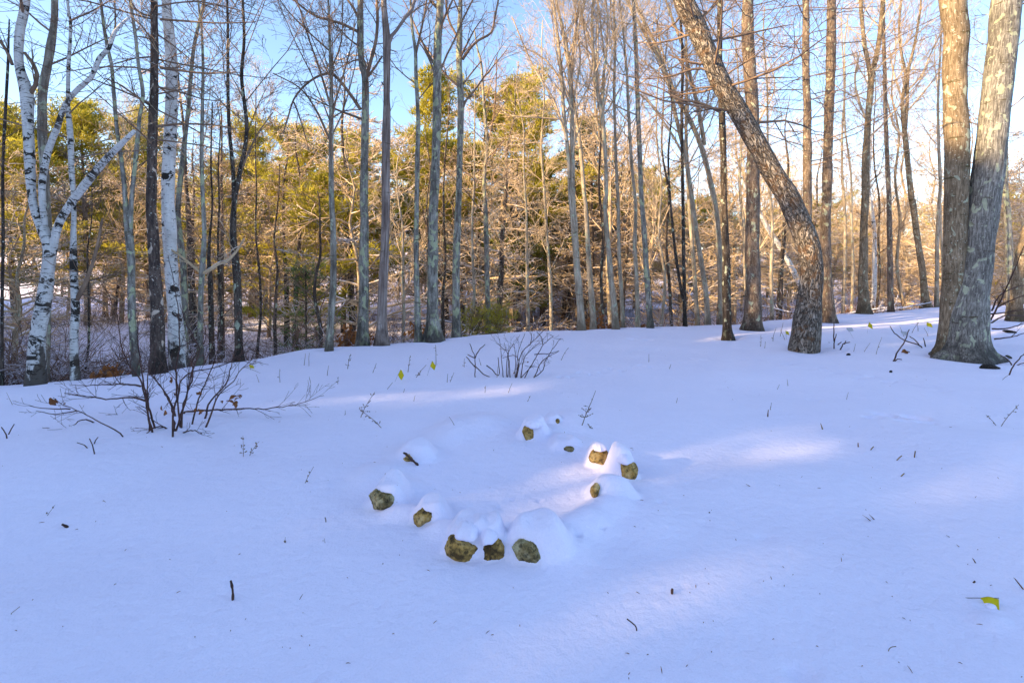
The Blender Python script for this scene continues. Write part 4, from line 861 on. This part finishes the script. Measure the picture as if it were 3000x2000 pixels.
def small_things():
    shrub('shrub','many stemmed leafless shrub with a few brown curled leaves on the left of the lawn','shrub',
      [C2(q) for q in [[(1055,1420),(1060,1290),(1085,1150),(1080,1010),(1100,850),(1090,640),(1060,450),(1030,310)],
       [(940,1395),(905,1270),(890,1180),(860,1070),(800,1000),(745,870),(720,700),(690,600),(600,440)],[(920,1380),(905,1250),(905,1100),(915,960),(930,820)],
       [(955,1365),(910,1240),(890,1140),(850,900),(840,700),(835,640)],[(1070,1380),(1100,1310),(1150,1150),(1180,1000),(1220,880),(1150,750),(1100,600)],
       [(1165,1345),(1200,1250),(1240,1130),(1290,1020),(1350,850),(1400,720)],[(1250,1365),(1300,1260),(1350,1150),(1430,1080),(1480,1000),(1565,930)],
       [(1250,1310),(1290,1200),(1380,1100),(1420,960),(1450,830)],[(1085,1300),(1060,1250),(1020,1160),(960,1080),(920,1030),(900,900)],
       [(1070,1380),(1050,1240),(1000,1140),(930,1040)],[(1110,1370),(1120,1250),(1180,1050),(1180,950),(1260,820),(1230,640)],
       [(1105,1360),(1090,1200),(1130,1050),(1290,1000),(1390,970),(1500,900),(1568,880)],
       [(890,1200),(850,1185),(780,1180),(650,1188),(560,1175),(480,1165),(395,1155)],[(860,1110),(800,1100),(640,1100),(500,1105),(425,1100)],
       [(895,1275),(820,1290),(700,1310),(560,1335)],[(1060,1360),(980,1355),(900,1395),(830,1450)],[(1085,1375),(1180,1380),(1230,1400)]]]
      + [[(530,1212),(542,1207),(623,1201),(705,1198),(786,1196),(867,1184),(949,1158)]],
      4.95, 6, 1.3, 1, 1.4, leaves=[C2([(1055,1158)])[0]+(0.05,1),C2([(1200,1165)])[0]+(0.07,2),C2([(1235,1245)])[0]+(0.07,1),C2([(1000,1250)])[0]+(0.05,2),C2([(1385,1190)])[0]+(0.06,2),C2([(1420,1200)])[0]+(0.06,3),C2([(1450,1170)])[0]+(0.06,3),C2([(1185,1240)])[0]+(0.05,2)])
    shrub('fallen_branch','slender forked branch lying on the snow left of the leafless shrub','branch',
      [C2(q) for q in [[(795,1418),(700,1375),(620,1335),(500,1270),(380,1220),(325,1180)],[(620,1330),(530,1315),(480,1330),(400,1365),(260,1365)],[(640,1350),(500,1380),(400,1418),(290,1400)],
       [(470,1260),(340,1280),(220,1262)],[(430,1250),(300,1245),(180,1230)]]], 4.75, 4.2, 1.5, 2, 0.7, leaves=[C2([(285,1195)])[0]+(0.07,2),C2([(500,1255)])[0]+(0.04,1),C2([(350,1225)])[0]+(0.03,1)], yj=0.15)
    shrub('shrub','airy leafless shrub in the middle of the lawn, arching stems to the right','shrub',
      [CB(q) for q in [[(1200,490),(1215,420),(1240,320),(1300,250),(1340,215),(1400,150),(1480,90)],[(1255,495),(1290,430),(1350,330),(1385,265),(1420,230),(1460,200),(1440,190)],
       [(1285,520),(1330,480),(1390,430),(1400,380),(1440,310),(1510,215)],[(1320,480),(1370,390),(1420,345),(1500,300)],[(1230,450),(1260,350),(1300,300),(1370,240)],[(1205,470),(1210,380),(1225,290),(1265,180)],
       [(1120,495),(1108,400),(1100,300),(1090,215)],[(1145,465),(1150,380),(1155,260)],[(1195,440),(1200,340),(1190,250)],[(1140,470),(1140,380),(1155,300),(1190,250)],[(1165,470),(1150,330),(1100,270),(1065,245)],[(1205,470),(1225,370),(1190,330),(1110,350)],
       [(1220,460),(1300,420),(1320,400)],[(1330,325),(1420,318),(1500,300)],[(1300,260),(1310,210),(1305,170)],[(1385,255),(1380,210),(1345,170)]]], 7.25, 3.2, 1.4, 3, 0.6, leaves=[CB([(1178,438)])[0]+(0.04,1),CB([(1285,384)])[0]+(0.04,1)], twl=0.18)
    shrub('sapling','little forked sapling beside the airy shrub, arms spread wide','sapling',
      [CB(q) for q in [[(922,485),(922,420),(922,350),(905,300),(885,250)],[(922,350),(945,300),(990,255)],[(922,350),(895,338),(870,325)],[(920,410),(890,375),(860,340)],[(915,400),(980,460),(1050,490),(1080,515)],[(1000,400),(1040,430),(1085,468),(1080,345)]]], 7.3, 3.4, 2.2, 4, 0.1, yj=0.1)
    tw = [('thin dark bare sprig standing low between the shrub and the picture edge',[C2(q) for q in [[(575,1525),(570,1470),(548,1430)],[(572,1490),(520,1470),(472,1455)],[(565,1460),(585,1440),(600,1422)],[(570,1470),(600,1480),(620,1486)]]],4),
          ('small Y shaped dark sprig near the left picture edge',[C2(q) for q in [[(42,1430),(40,1405),(8,1360)],[(40,1405),(65,1375),(87,1342)]]],4),
          ('thin snapped sprig in the snow right of a tree foot, brown leaf beside it',[[(2614,1058),(2630,1030),(2652,998),(2664,965)],[(2630,1032),(2650,1030),(2665,1031)],[(2614,1058),(2630,1052),(2642,1053)]],5),
          ('forked twig arching over the snow left of the great double trunk',[[(2708,1018),(2690,1010),(2652,997),(2620,975),(2608,955)],[(2700,1013),(2685,1000),(2665,985)],[(2712,1015),(2708,1000),(2705,990)]],4),
          ('dark forked sprout at the right edge, in front of the double trunk',[[(2952,1098),(2965,1080),(2980,1058),(3005,1030)],[(2970,1068),(2950,1050),(2930,1040)],[(2972,1068),(2990,1064),(3005,1062)]],4),
          ('upright twig cross between the leaning oak and the double trunk',[[(2443,1020),(2445,1000),(2450,978)],[(2444,1003),(2428,1003)],[(2444,1010),(2465,1002)],[(2443,1000),(2443,945)]],4),
          ('bent twig beside the upright twig cross',[[(2462,1024),(2470,1008),(2490,1002)],[(2472,1008),(2478,998)]],4)]
    for i, (lb, st, w) in enumerate(tw): shrub('twig', lb, 'twig', st, None, w, 2.5, 20+i, 0.15, yj=0.03, group='bare twigs poking through the snow', twl=0.08)
    # sweeping saplings beside the double trunk
    shrub('sapling','dark whippy sapling stems sweeping right beside the great double trunk','sapling',
      [[(2902,938),(2922,900),(2945,850),(2968,800),(3000,720)],[(2922,900),(2960,880),(3010,862)],[(2903,920),(2950,915),(3010,903)],[(2906,963),(2950,962),(3005,945)],[(2905,910),(2930,865),(2980,840),(3010,835)],[(2912,993),(2960,987),(3005,975)],[(2905,945),(2945,925),(3005,925)]], 10.2, 5, 2, 44, 0.4)
    # dry weeds: (foot px, py, height px, lean px)
    rng = np.random.default_rng(4)
    def weed(px, py, hpx, lean, seedy, label, grp='dry weeds standing in the snow', w=2.2):
        p = G(px, py); sc = p[1]/F; g = Geo(); h = hpx*sc
        S = walk(np.zeros(3)-np.array([0,0,.03]), np.array([lean/hpx, rng.normal(0,.1), 1]), h+0.03, 7, 0.05, 0.0, rng); S[:,0] += np.linspace(0,1,8)**2*lean*sc*0.3
        g.tube(S, np.linspace(w/2*sc, w/4*sc, 8), 4, 0)
        for i in range(int(seedy*9)):
            j = rng.integers(2,7); d = unit(np.array([rng.choice([-1,1])*rng.uniform(.5,1), rng.normal(0,.4), rng.uniform(.1,.9)])); L = h*rng.uniform(.08,.26)*(1.2-j/8)
            q = walk(S[j], d, L, 3, 0.2, -0.05, rng); g.tube(q, np.full(4, w/4*sc), 3, 0)
            for e in q[2:]:
                if rng.random() < .8: g.tube([e-np.array([0,0,.006]), e, e+np.array([0.002,0,.006])], [0.002,0.0055,0.002], 4, 0)
        o = link('dry_weed', g.mesh('dry_weed',[MAT['weed']]), loc=p); tag(o, label, 'weed', grp)
    weed(1702,1245,108,42,1.6,'tall dry goldenrod stalk with seed tufts just behind the right of the stone ring',w=3)
    weed(1740,1256,20,-16,1.2,'low broken seed stalk at the foot of the tall goldenrod')
    weed(1054,1222,88,35,1.4,'dry branching weed left of centre, behind the stone ring',w=2.5)
    weed(1123,1253,72,-48,1.0,'leaning dry weed stalk, right next to a branching one behind the ring',w=2.5)
    weed(712,1338,62,4,1.0,'pale wispy weed tuft below the leafless shrub'); weed(725,1335,52,22,1.0,'thin forked wisp beside the pale weed tuft')
    weed(888,1415,50,18,0.5,'wiry curved weed stems on the open snow left of the ring')
    weed(2928,1248,75,40,0.9,'reddish dry weed near the right picture edge',w=3); weed(2925,1246,50,-42,0.6,'low leaning side stalk of dry weed near the right picture edge')
    weed(1018,1080,48,6,1.2,'branched grey weed on the slope left of the yellow flags'); weed(1194,1090,50,6,0.6,'thin weed between the two near yellow flags')
    weed(1216,1105,44,30,1.3,'bushy topped leaning weed left of the upper yellow flag'); weed(1277,1070,60,0,0.4,'straight thin weed just right of the upper yellow flag')
    pos = [(820,1120,40,2),(890,1070,36,6),(905,1072,40,4),(1090,1092,30,8),(958,1100,30,0),(909,1148,36,-4),(990,1125,22,-3),(1310,1120,26,2),(1130,1140,24,14),(1317,1118,30,8),(1335,1245,28,-14),(1487,1150,30,12),(1642,1055,42,14),(1900,1060,24,2),
           (1960,1080,14,3),(2228,1015,34,6),(2240,1020,20,3),(2500,1030,24,8),(2565,1038,54,20),(2530,1030,30,10),(2933,1112,22,4),(2255,1200,22,2),(2275,1140,16,4),(1211,1175,18,2),(1010,1215,14,2),(760,1120,24,-8),(690,1128,20,4),(640,1150,18,4),(590,1165,16,3),(40,1185,40,-10),(130,1510,36,18),
           (2480,1170,22,3),(2310,1130,20,-3),(1420,1150,22,3),(1980,1180,16,2),(1455,1105,34,2),(1360,1075,26,3),(1410,1070,22,-3),(955,1590,14,-3),(832,1588,18,4),(1180,1150,12,3),(1605,1235,22,-18),(1545,1175,18,3),(2670,975,40,22),(2650,985,30,-12),(2690,970,34,8),(2720,985,26,-8),(2285,985,40,4),(2265,1000,42,2),(2300,995,30,-6)]
    for i, (a, b, h, l) in enumerate(pos): weed(a, b, h, l, 0.3 if i % 3 == 0 else 0.0, 'single thin dry grass stalk sticking up out of the snow', 'thin dry grass stalks in the snow', 1.9)
    AN = [(1480,1400,'the stone ring'),(800,1150,'the shrub with brown leaves'),(1520,1060,'the airy middle shrub'),(2905,1790,'the fallen flag'),(2361,1015,'the leaning oak foot'),(2826,1040,'the double trunk foot'),(1174,1092,'the lower yellow flag'),(1266,1066,'the upper yellow flag'),(680,1730,'the black knobbly stick'),(1702,1245,'the tall goldenrod'),(2545,950,'the left small flag')]
    near = {}
    for o in [q for q in col.objects if q.get('group') == 'thin dry grass stalks in the snow']:
        a, b = o.location[0]/o.location[1]*F+1500, 780+EYE*F/o.location[1]; q = min(AN, key=lambda t: (t[0]-a)**2+4*(t[1]-b)**2); sd = 'left' if a < q[0] else 'right'
        near.setdefault((q[2], sd), []).append(((q[0]-a)**2+4*(q[1]-b)**2, o))
    for (nm, sd), L in near.items():
        for i, (_, o) in enumerate(sorted(L, key=lambda t: t[0])): o['label'] = 'thin dry grass stalk, %s closest of those %s of %s' % (['','second','third','fourth','fifth','sixth','seventh','eighth','ninth','tenth','eleventh','twelfth'][min(i,11)], sd, nm)
        for _, o in L: o['label'] = o['label'].replace(',  ', ', ')
    # flat dead blades: crop coordinates of the lower right
    def blade(px, py, hpx, lean, label, curl=0.2, wpx=5, mat='blade', grp='dead grass blades in the snow', name='grass_blade'):
        p = G(px, py); sc = p[1]/F; g = Geo(); n = 7; V = []; 
        for i in range(n):
            t = i/(n-1); w = wpx*sc/2*(1-t)**0.6*(0.6+0.4*math.sin(min(1,t*3)*1.57)); x = lean*sc*(t+curl*t*t); z = hpx*sc*(t-curl*t*t*0.6)-0.01*(1-t)
            V += [[x-w, 0.01*t, z],[x, -w*0.6, z],[x+w, 0.01*t, z]]
        Q = [[i*3+j, i*3+j+1, i*3+j+4, i*3+j+3] for i in range(n-1) for j in range(2)]; g.raw(V, Q)
        me = g.mesh(name,[MAT[mat]]); o = link(name, me, loc=p); m = o.modifiers.new('thick','SOLIDIFY'); m.thickness = 0.0012; tag(o, label, 'grass blade', grp)
    K = lambda a, b: (2000+a*0.542, 1150+b*0.542)
    for (a, b, h, l, lb) in [(460,130,24,2,'upright brown blade with dark base, farthest of the blades right of the ring'),(758,198,20,-5,'thin orange blade in the middle distance on the right'),(950,293,14,0,'short upright dark blade between two orange ones'),
        (1013,310,12,10,'curled orange blade arching over the snow'),(1152,366,16,16,'yellow ochre blade leaning right'),(1253,350,22,3,'tall pointed yellow ochre blade'),(1175,452,10,12,'brown blade lying at a slant below the ochre pair'),
        (1025,692,18,-22,'dark curled blade, left arm of a pair on open snow'),(1042,685,16,-14,'dark thick blade, right arm of a pair on open snow'),(1590,920,14,-8,'small dark blade above the fallen flag'),(1560,1028,5,12,'dark leaf scrap above the fallen flag'),
        (1458,780,4,-12,'tiny dark blade tip in the right foreground'),(1505,832,5,-8,'tiny dark blade tip below another in the right foreground'),(375,505,6,-14,'small dark splinter left of the sunlit wedge of snow'),(1118,1028,3,-6,'black speck of bark in the right foreground')]:
        blade(*K(a,b), h, l, lb, mat='leaf_d' if 'dark' in lb or 'black' in lb else 'blade')
    blade(3002,1725,34,-26,'long dark blade entering at the right picture edge',0.1,7,'leaf_d')
    # short sticks
    def stick(pts, w, label, knots=True, mat='bush'):
        a0, b0 = pts[0]; y = float(G(a0,b0)[1]); S = spline(np.array([np.append(P(a,b,y),0) for a,b in pts]), 0.008)[:,:3]; S[0,2] -= 0.02; r = np.full(len(S), w/2/F*y)
        if knots: r = r*(1+0.45*np.maximum(0,np.sin(np.arange(len(S))*0.9)))
        g = Geo(); g.tube(S, r, 7, 0); shifted(g, S[0]); o = link('stick', g.mesh('stick',[MAT[mat]]), loc=S[0]); tag(o, label, 'stick', 'short sticks poking out of the snow')
    stick([(682,1756),(682,1735),(680,1718),(676,1700)],6,'black knobbly stick standing upright in the lower left snow')
    stick([(200,1544),(190,1539),(182,1535)],6,'short black stick lying on the left foreground snow')
    stick([(1866,1846),(1862,1833),(1850,1822),(1837,1812)],4,'thin curved twig in front of the ring, lower right of centre',False)
    stick([(1969,1738),(1969,1728),(1970,1724)],6,'dark stub of twig upright in the snow right of the ring')
    stick([(2601,1906),(2610,1895),(2625,1892)],2.5,'faint grey arched twig at the bottom right',False,'weed')
    stick([(30,1798),(44,1787),(58,1776)],2,'faint thin straw at the left bottom edge',False,'weed')
    stick([(1225,1362),(1205,1345),(1190,1330),(1182,1326)],6,'dark stick leaning on the buried stone at the back left of the ring')
    stick([(2074,1501),(2079,1500)],5,'tiny dark twig end alone between ring and right foreground',False); stick([(955,1528),(954,1520),(952,1515)],3,'tiny grey twig end left of the near stones',False,'weed')
    # bark pieces by the double trunk
    def chunk(px, py, w, h, seed, label, rot=0.1):
        x, y = flat(px, py); sc = y/F; V, Fs = blob(0,0,w*sc,h*sc*1.3,w*sc*0.35,seed,rot); g = Geo(); g.raw(V,None,Fs); o = link('bark_chunk', g.mesh('bark_chunk',[MAT['dark']]), loc=(x,y,float(H(x,y))+h*sc*0.3)); tag(o, label, 'bark chunk', 'wood chunks lying by the double trunk')
    chunk(2898,1075,64,15,31,'brown chunk of wood on the snow just below the double trunk'); chunk(2960,974,46,9,32,'flat dark wood chunk right of the double trunk',0.15); chunk(2955,1042,26,6,33,'thin bark strip right of the flared foot',0.4)
    chunk(2610,1089,10,7,34,'small black lump on the snow left of the double trunk'); chunk(2485,1038,14,7,35,'small dark lump between the oak and the double trunk')
    # loose leaves
    for i, (a, b, s, lb) in enumerate([(2650,1035,0.09,'star shaped brown leaf hanging by the snapped sprig'),(2640,912,0.13,'dark curled leaf clump on the brow behind the flags'),(505,1122,0.06,'dark leaf scrap on the snow behind the leafless shrub'),(250,1065,0.14,'dark red leaf hanging above the snow left of the shrub')]):
        p = G(a, b) if b > 1000 else P(a,b,19.5); rng2 = np.random.default_rng(i); g = Geo()
        for q in range(3): leafmesh(g, np.array([0,0,.06+0.01*q]), s, rng2)
        o = link('leaf', g.mesh('leaf',[MAT['leaf_d']]), loc=p); tag(o, lb, 'leaf', 'loose brown leaves')
    # flags: wire foot, flag centre, size
    def flag(label, fx, fy, cx, cy, s, mat='flag', rotated=True, seed=0):
        p = G(fx, fy); sc = p[1]/F; root = link('marker_flag', None, loc=p); tag(root, label, 'flag', 'small survey flags on wires')
        top = P(cx, cy-s*0.5, p[1])-p; g = Geo(); g.tube(spline(np.array([[0,0,-.03],top*0.5+np.array([0.004,0,0]),top*1.0]),0.03), np.full(len(spline(np.array([[0,0,-.03],top*0.5+np.array([0.004,0,0]),top*1.0]),0.03)),0.0014), 5, 0); link('wire', g.mesh('wire',[MAT['wire']]), root)
        ax = unit(top); pr = unit(np.cross(ax,[0,1,0])) if True else 0; g = Geo(); V = []; n = 9; w = s*1.0*sc; h = s*0.75*sc
        for i in range(n):
            for j in range(n):
                u, v = i/(n-1), j/(n-1); V.append(top - ax*h*1.15*u - pr*0 + unit(-pr*0.8-ax*0.45)*w*v + np.array([0,1,0])*(0.18*w*math.sin(u*2+v*3.4+seed)))
        Q = [[i*n+j, i*n+j+1, (i+1)*n+j+1, (i+1)*n+j] for i in range(n-1) for j in range(n-1)]; g.raw(V,Q); o = link('flag', g.mesh('flag',[MAT[mat]]), root); m = o.modifiers.new('thick','SOLIDIFY'); m.thickness = 0.0008
    flag('yellow flag on a leaning wire, lower of the two left of centre',1154,1118,1174,1092,20,seed=1)
    flag('yellow flag on a leaning wire, upper of the two left of centre',1250,1100,1266,1066,18,seed=2)
    flag('tiny narrow yellow flag above the leafless shrub',735,1085,730,1073,12,seed=3)
    flag('small yellow flag just left of the leaning oak foot',2305,995,2300,974,12,seed=4)
    flag('yellow flag between the leaning oak and the double trunk, left one of two',2540,978,2545,950,15,seed=5)
    flag('yellow flag between the leaning oak and the double trunk, right one of two',2720,975,2715,950,14,seed=6)
    flag('pale see through flag near the leaning oak',2503,992,2480,968,14,'flag_w',seed=7); flag('pale see through flag left of the double trunk',2655,1000,2640,978,14,'flag_w',seed=8)
    # fallen flag in the foreground
    p0 = G(2924,1772); y = p0[1]; A, B = P(2821,1752,y+0.06), P(2926,1766,y); A[2] = float(H(A[0],A[1]))-0.004; B[2] = float(H(B[0],B[1]))+0.035
    root = link('marker_flag', None, loc=p0); tag(root, 'bent yellow flag lying in the right foreground, half covered by snow', 'flag', 'small survey flags on wires')
    g = Geo(); g.tube(np.linspace(A,B,6), np.full(6,0.0016), 6, 0); shifted(g, p0); link('wire', g.mesh('wire',[MAT['wire']]), root)
    g = Geo(); V = []; n = 12; ax = (B-A); s0 = A+ax*0.5; 
    for i in range(n):
        u = i/(n-1)
        for j in range(n):
            v = j/(n-1); base = s0+ax*0.5*u; L = 0.088*(0.12+0.88*float(sst((u-0.08)/0.34)))*(1-0.1*max(0,u-0.85)/0.15)
            q = base+np.array([-0.047,-0.055,-0.05])/0.088*L*v; q[2] += 0.007*math.sin(u*4+v*2.5); V.append(q)
    Q = [[i*n+j, i*n+j+1, (i+1)*n+j+1, (i+1)*n+j] for i in range(n-1) for j in range(n-1)]; g.raw(V,Q); shifted(g,p0); o = link('flag', g.mesh('flag',[MAT['flag']]), root); m = o.modifiers.new('thick','SOLIDIFY'); m.thickness = 0.0008
    V, Q = cap_mesh(0.05,0.04,0.012,9); g = Geo(); g.raw(V+(A+ax*0.62+np.array([0,-0.03,-0.02])-p0),Q[:,::-1]); link('snow_patch', g.mesh('snow_patch',[MAT['snow']]), root)
    rng = np.random.default_rng(61); g = Geo()
    for i in range(230):
        px, py = rng.uniform(0,3000), 1020+960*rng.random()**1.6; x, y = flat(px, py)
        if y > 14: continue
        z = float(H(x,y)); a = rng.random()*6.28; L = 0.004+0.022*rng.random()**3; d = np.array([math.cos(a),math.sin(a),rng.uniform(-.1,.5)])
        g.tube([np.array([x,y,z])-d*L*.2, np.array([x,y,z+.003])+d*L*.4, np.array([x,y,z+.002])+d*L], [.0009,.0018,.0008], 4, 0)
    o = link('forest_litter', g.mesh('forest_litter',[MAT['leaf_d']])); tag(o, 'specks of bark, seeds and needles sprinkled over the lawn snow', 'litter', kind='stuff')
    # beech saplings with orange leaves
    def beech(label, px, py, w, h, Y, seed, n):
        rng = np.random.default_rng(seed); x, y = P(px,py,Y)[:2]; z = float(H(x,y)); z1 = P(px,py-h,Y)[2]; Hh = z1-z; g = Geo(); gl = Geo(); R = w/2/F*Y
        for i in range(5):
            S = walk([rng.normal(0,.08),rng.normal(0,.08),-.1], [rng.normal(0,.25),rng.normal(0,.25),1], Hh*rng.uniform(.7,1), 6, .08, .02, rng); g.tube(S, np.linspace(.012,.004,7), 5, 0)
            for k in range(6):
                j = rng.integers(2,6); a = rng.random()*6.28; q = walk(S[j],[math.cos(a),math.sin(a),.35],R*rng.uniform(.5,1.1),3,.15,0,rng); g.tube(q,[.006,.005,.004,.003],3,0)
                for c in q[1:]:
                    for e in range(n): leafmesh(gl, c+rng.normal(0,.05,3), rng.uniform(.07,.12), rng)
        o = link('beech_sapling', None, loc=(x,y,z)); tag(o, label, 'sapling', 'beech saplings holding orange leaves'); link('stems', g.mesh('stems',[MAT['twig']]), o); link('leaves', gl.mesh('leaves',[MAT['leaf']]), o)
    beech('beech sapling in rusty leaf left of the lichen blotched maple',1015,1000,60,60,12.2,1,2); beech('beech sapling in bright orange leaf between two trunks left of centre',1225,985,60,75,12.6,2,2)
    beech('beech sapling in rusty leaf by the foot of the lichen blotched maple',1045,985,46,75,12.8,3,2); beech('beech sapling in orange leaf at the foot of the smooth S curved maple',1738,952,34,50,15.2,4,2)
    beech('low beech sapling right of the dark wet foot of the twin stemmed maple',1712,955,60,18,15.0,5,3); beech('low beech sapling between the bowed maple and the thin tan tree',1800,955,50,20,15.5,6,3)
    beech('low beech sapling beneath the straight lichen ringed maple',1890,957,50,16,15.5,7,3); beech('rusty low sapling on the brow right of the brown pine trunk',2496,908,36,24,21.5,8,1); beech('dark leaved sprig low behind the leafless shrub',330,1090,36,36,7.9,9,1)
    # brush in the hollow and dead level boughs
    rng = np.random.default_rng(21); g = Geo()
    for i in range(9000):
        y = 8.5+30*rng.random()**1.5; s = (-1.1+1.8*rng.random()**1.4) if rng.random() < .85 else rng.uniform(0.5,1.1); x = s*y
        yb = float(EYE*F/(np.interp(1500+1500*s, BR[:,0], BR[:,1])-780.0))
        if y < yb+1.3: continue
        z = float(H(x,y)); a = rng.random()*6.28; L = rng.uniform(0.5,1.5)
        q = walk([x,y,z-.05], [math.cos(a)*.7,math.sin(a)*.7,rng.uniform(.4,1.3)], L, 5, .16, -.06, rng); g.tube(q, np.linspace(.009,.004,6), 3, 0)
        for k in range(3):
            j = rng.integers(1,5); g.tube(walk(q[j], q[j+1]-q[j]+rng.normal(0,.12,3), L*rng.uniform(.2,.5), 3, .2, -.04, rng), [.006,.005,.004,.003], 3, 0)
    o = link('brushwood', g.mesh('brushwood',[MAT['brush']])); tag(o, 'red brown brush and briars with snow, filling the hollow behind the brow', 'brush', kind='stuff')
    rng = np.random.default_rng(33)
    for i in range(26):
        y = rng.uniform(11,34); s = rng.uniform(-1.0,0.75); x = s*y
        yb = float(EYE*F/(np.interp(1500+1500*s, BR[:,0], BR[:,1])-780.0)); y = max(y, yb+3); x = s*y
        z = float(H(x,y)); a = rng.uniform(-.5,.5)+(math.pi if rng.random()<.5 else 0); L = rng.uniform(2.5,6); g = Geo()
        q = walk([0,0,0.15], [math.cos(a),math.sin(a),rng.uniform(0,.22)], L, 8, .04, 0, rng); g.tube(q, np.linspace(.06,.02,9), 7, 0)
        for k in range(6): limb(g, q[rng.integers(3,8)], unit(q[8]-q[0]+rng.normal(0,.6*L,3)*np.array([1,1,.6])), L*.25, .014, 1, rng, dict(SPRAWL,k=[4,4]), 0)
        o = link('fallen_log', g.mesh('fallen_log',[MAT['snowlog']]), loc=(x,y,z)); tag(o, 'snow covered fallen limb lying in the brush of the hollow', 'fallen log', 'snowy fallen limbs in the hollow')
    name_copies([q for q in col.objects if q.get('group') == 'snowy fallen limbs in the hollow'], 'snow covered fallen limb')
MAT['brush'] = m_plain('red brown brush with snow', (0.075,0.038,0.028), (0.20,0.115,0.07), 2, snow=(0.45,0.75,0.6,2.5))
MAT['snowlog'] = m_plain('fallen limb bark with snow', (0.06,0.045,0.035), (0.2,0.15,0.11), 9, snow=(0.15,0.4,1.6,2.0))
import time as _t; _t0 = _t.time()
N_PITS = len(PITS)
small_things(); print('small', _t.time()-_t0)
build_near_trees(); print('near', _t.time()-_t0)
a = np.linspace(-1, 1, 900); b_ = 5.9; xs = 1.3*np.sinh(b_*a); n1 = len(xs)
ysn = np.linspace(-0.72, 1, 860); ys = 3.6+1.3*np.sinh(5.9*ysn)
X, Y_ = np.meshgrid(xs, ys); Z = H(X, Y_)
g = Geo(); nyy, nxx = X.shape; ii = np.arange(nyy-1)[:,None]*nxx; jj = np.arange(nxx-1)[None,:]
g.raw(np.stack([X,Y_,Z],-1).reshape(-1,3), np.stack([ii+jj, ii+jj+1, ii+nxx+jj+1, ii+nxx+jj],-1).reshape(-1,4))
o = link('snow_ground', g.mesh('snow_ground', [MAT['snow']])); tag(o, 'smooth blue shaded snow over lawn, brow and hollow', kind='structure')

build_woods(); print('woods', _t.time()-_t0)
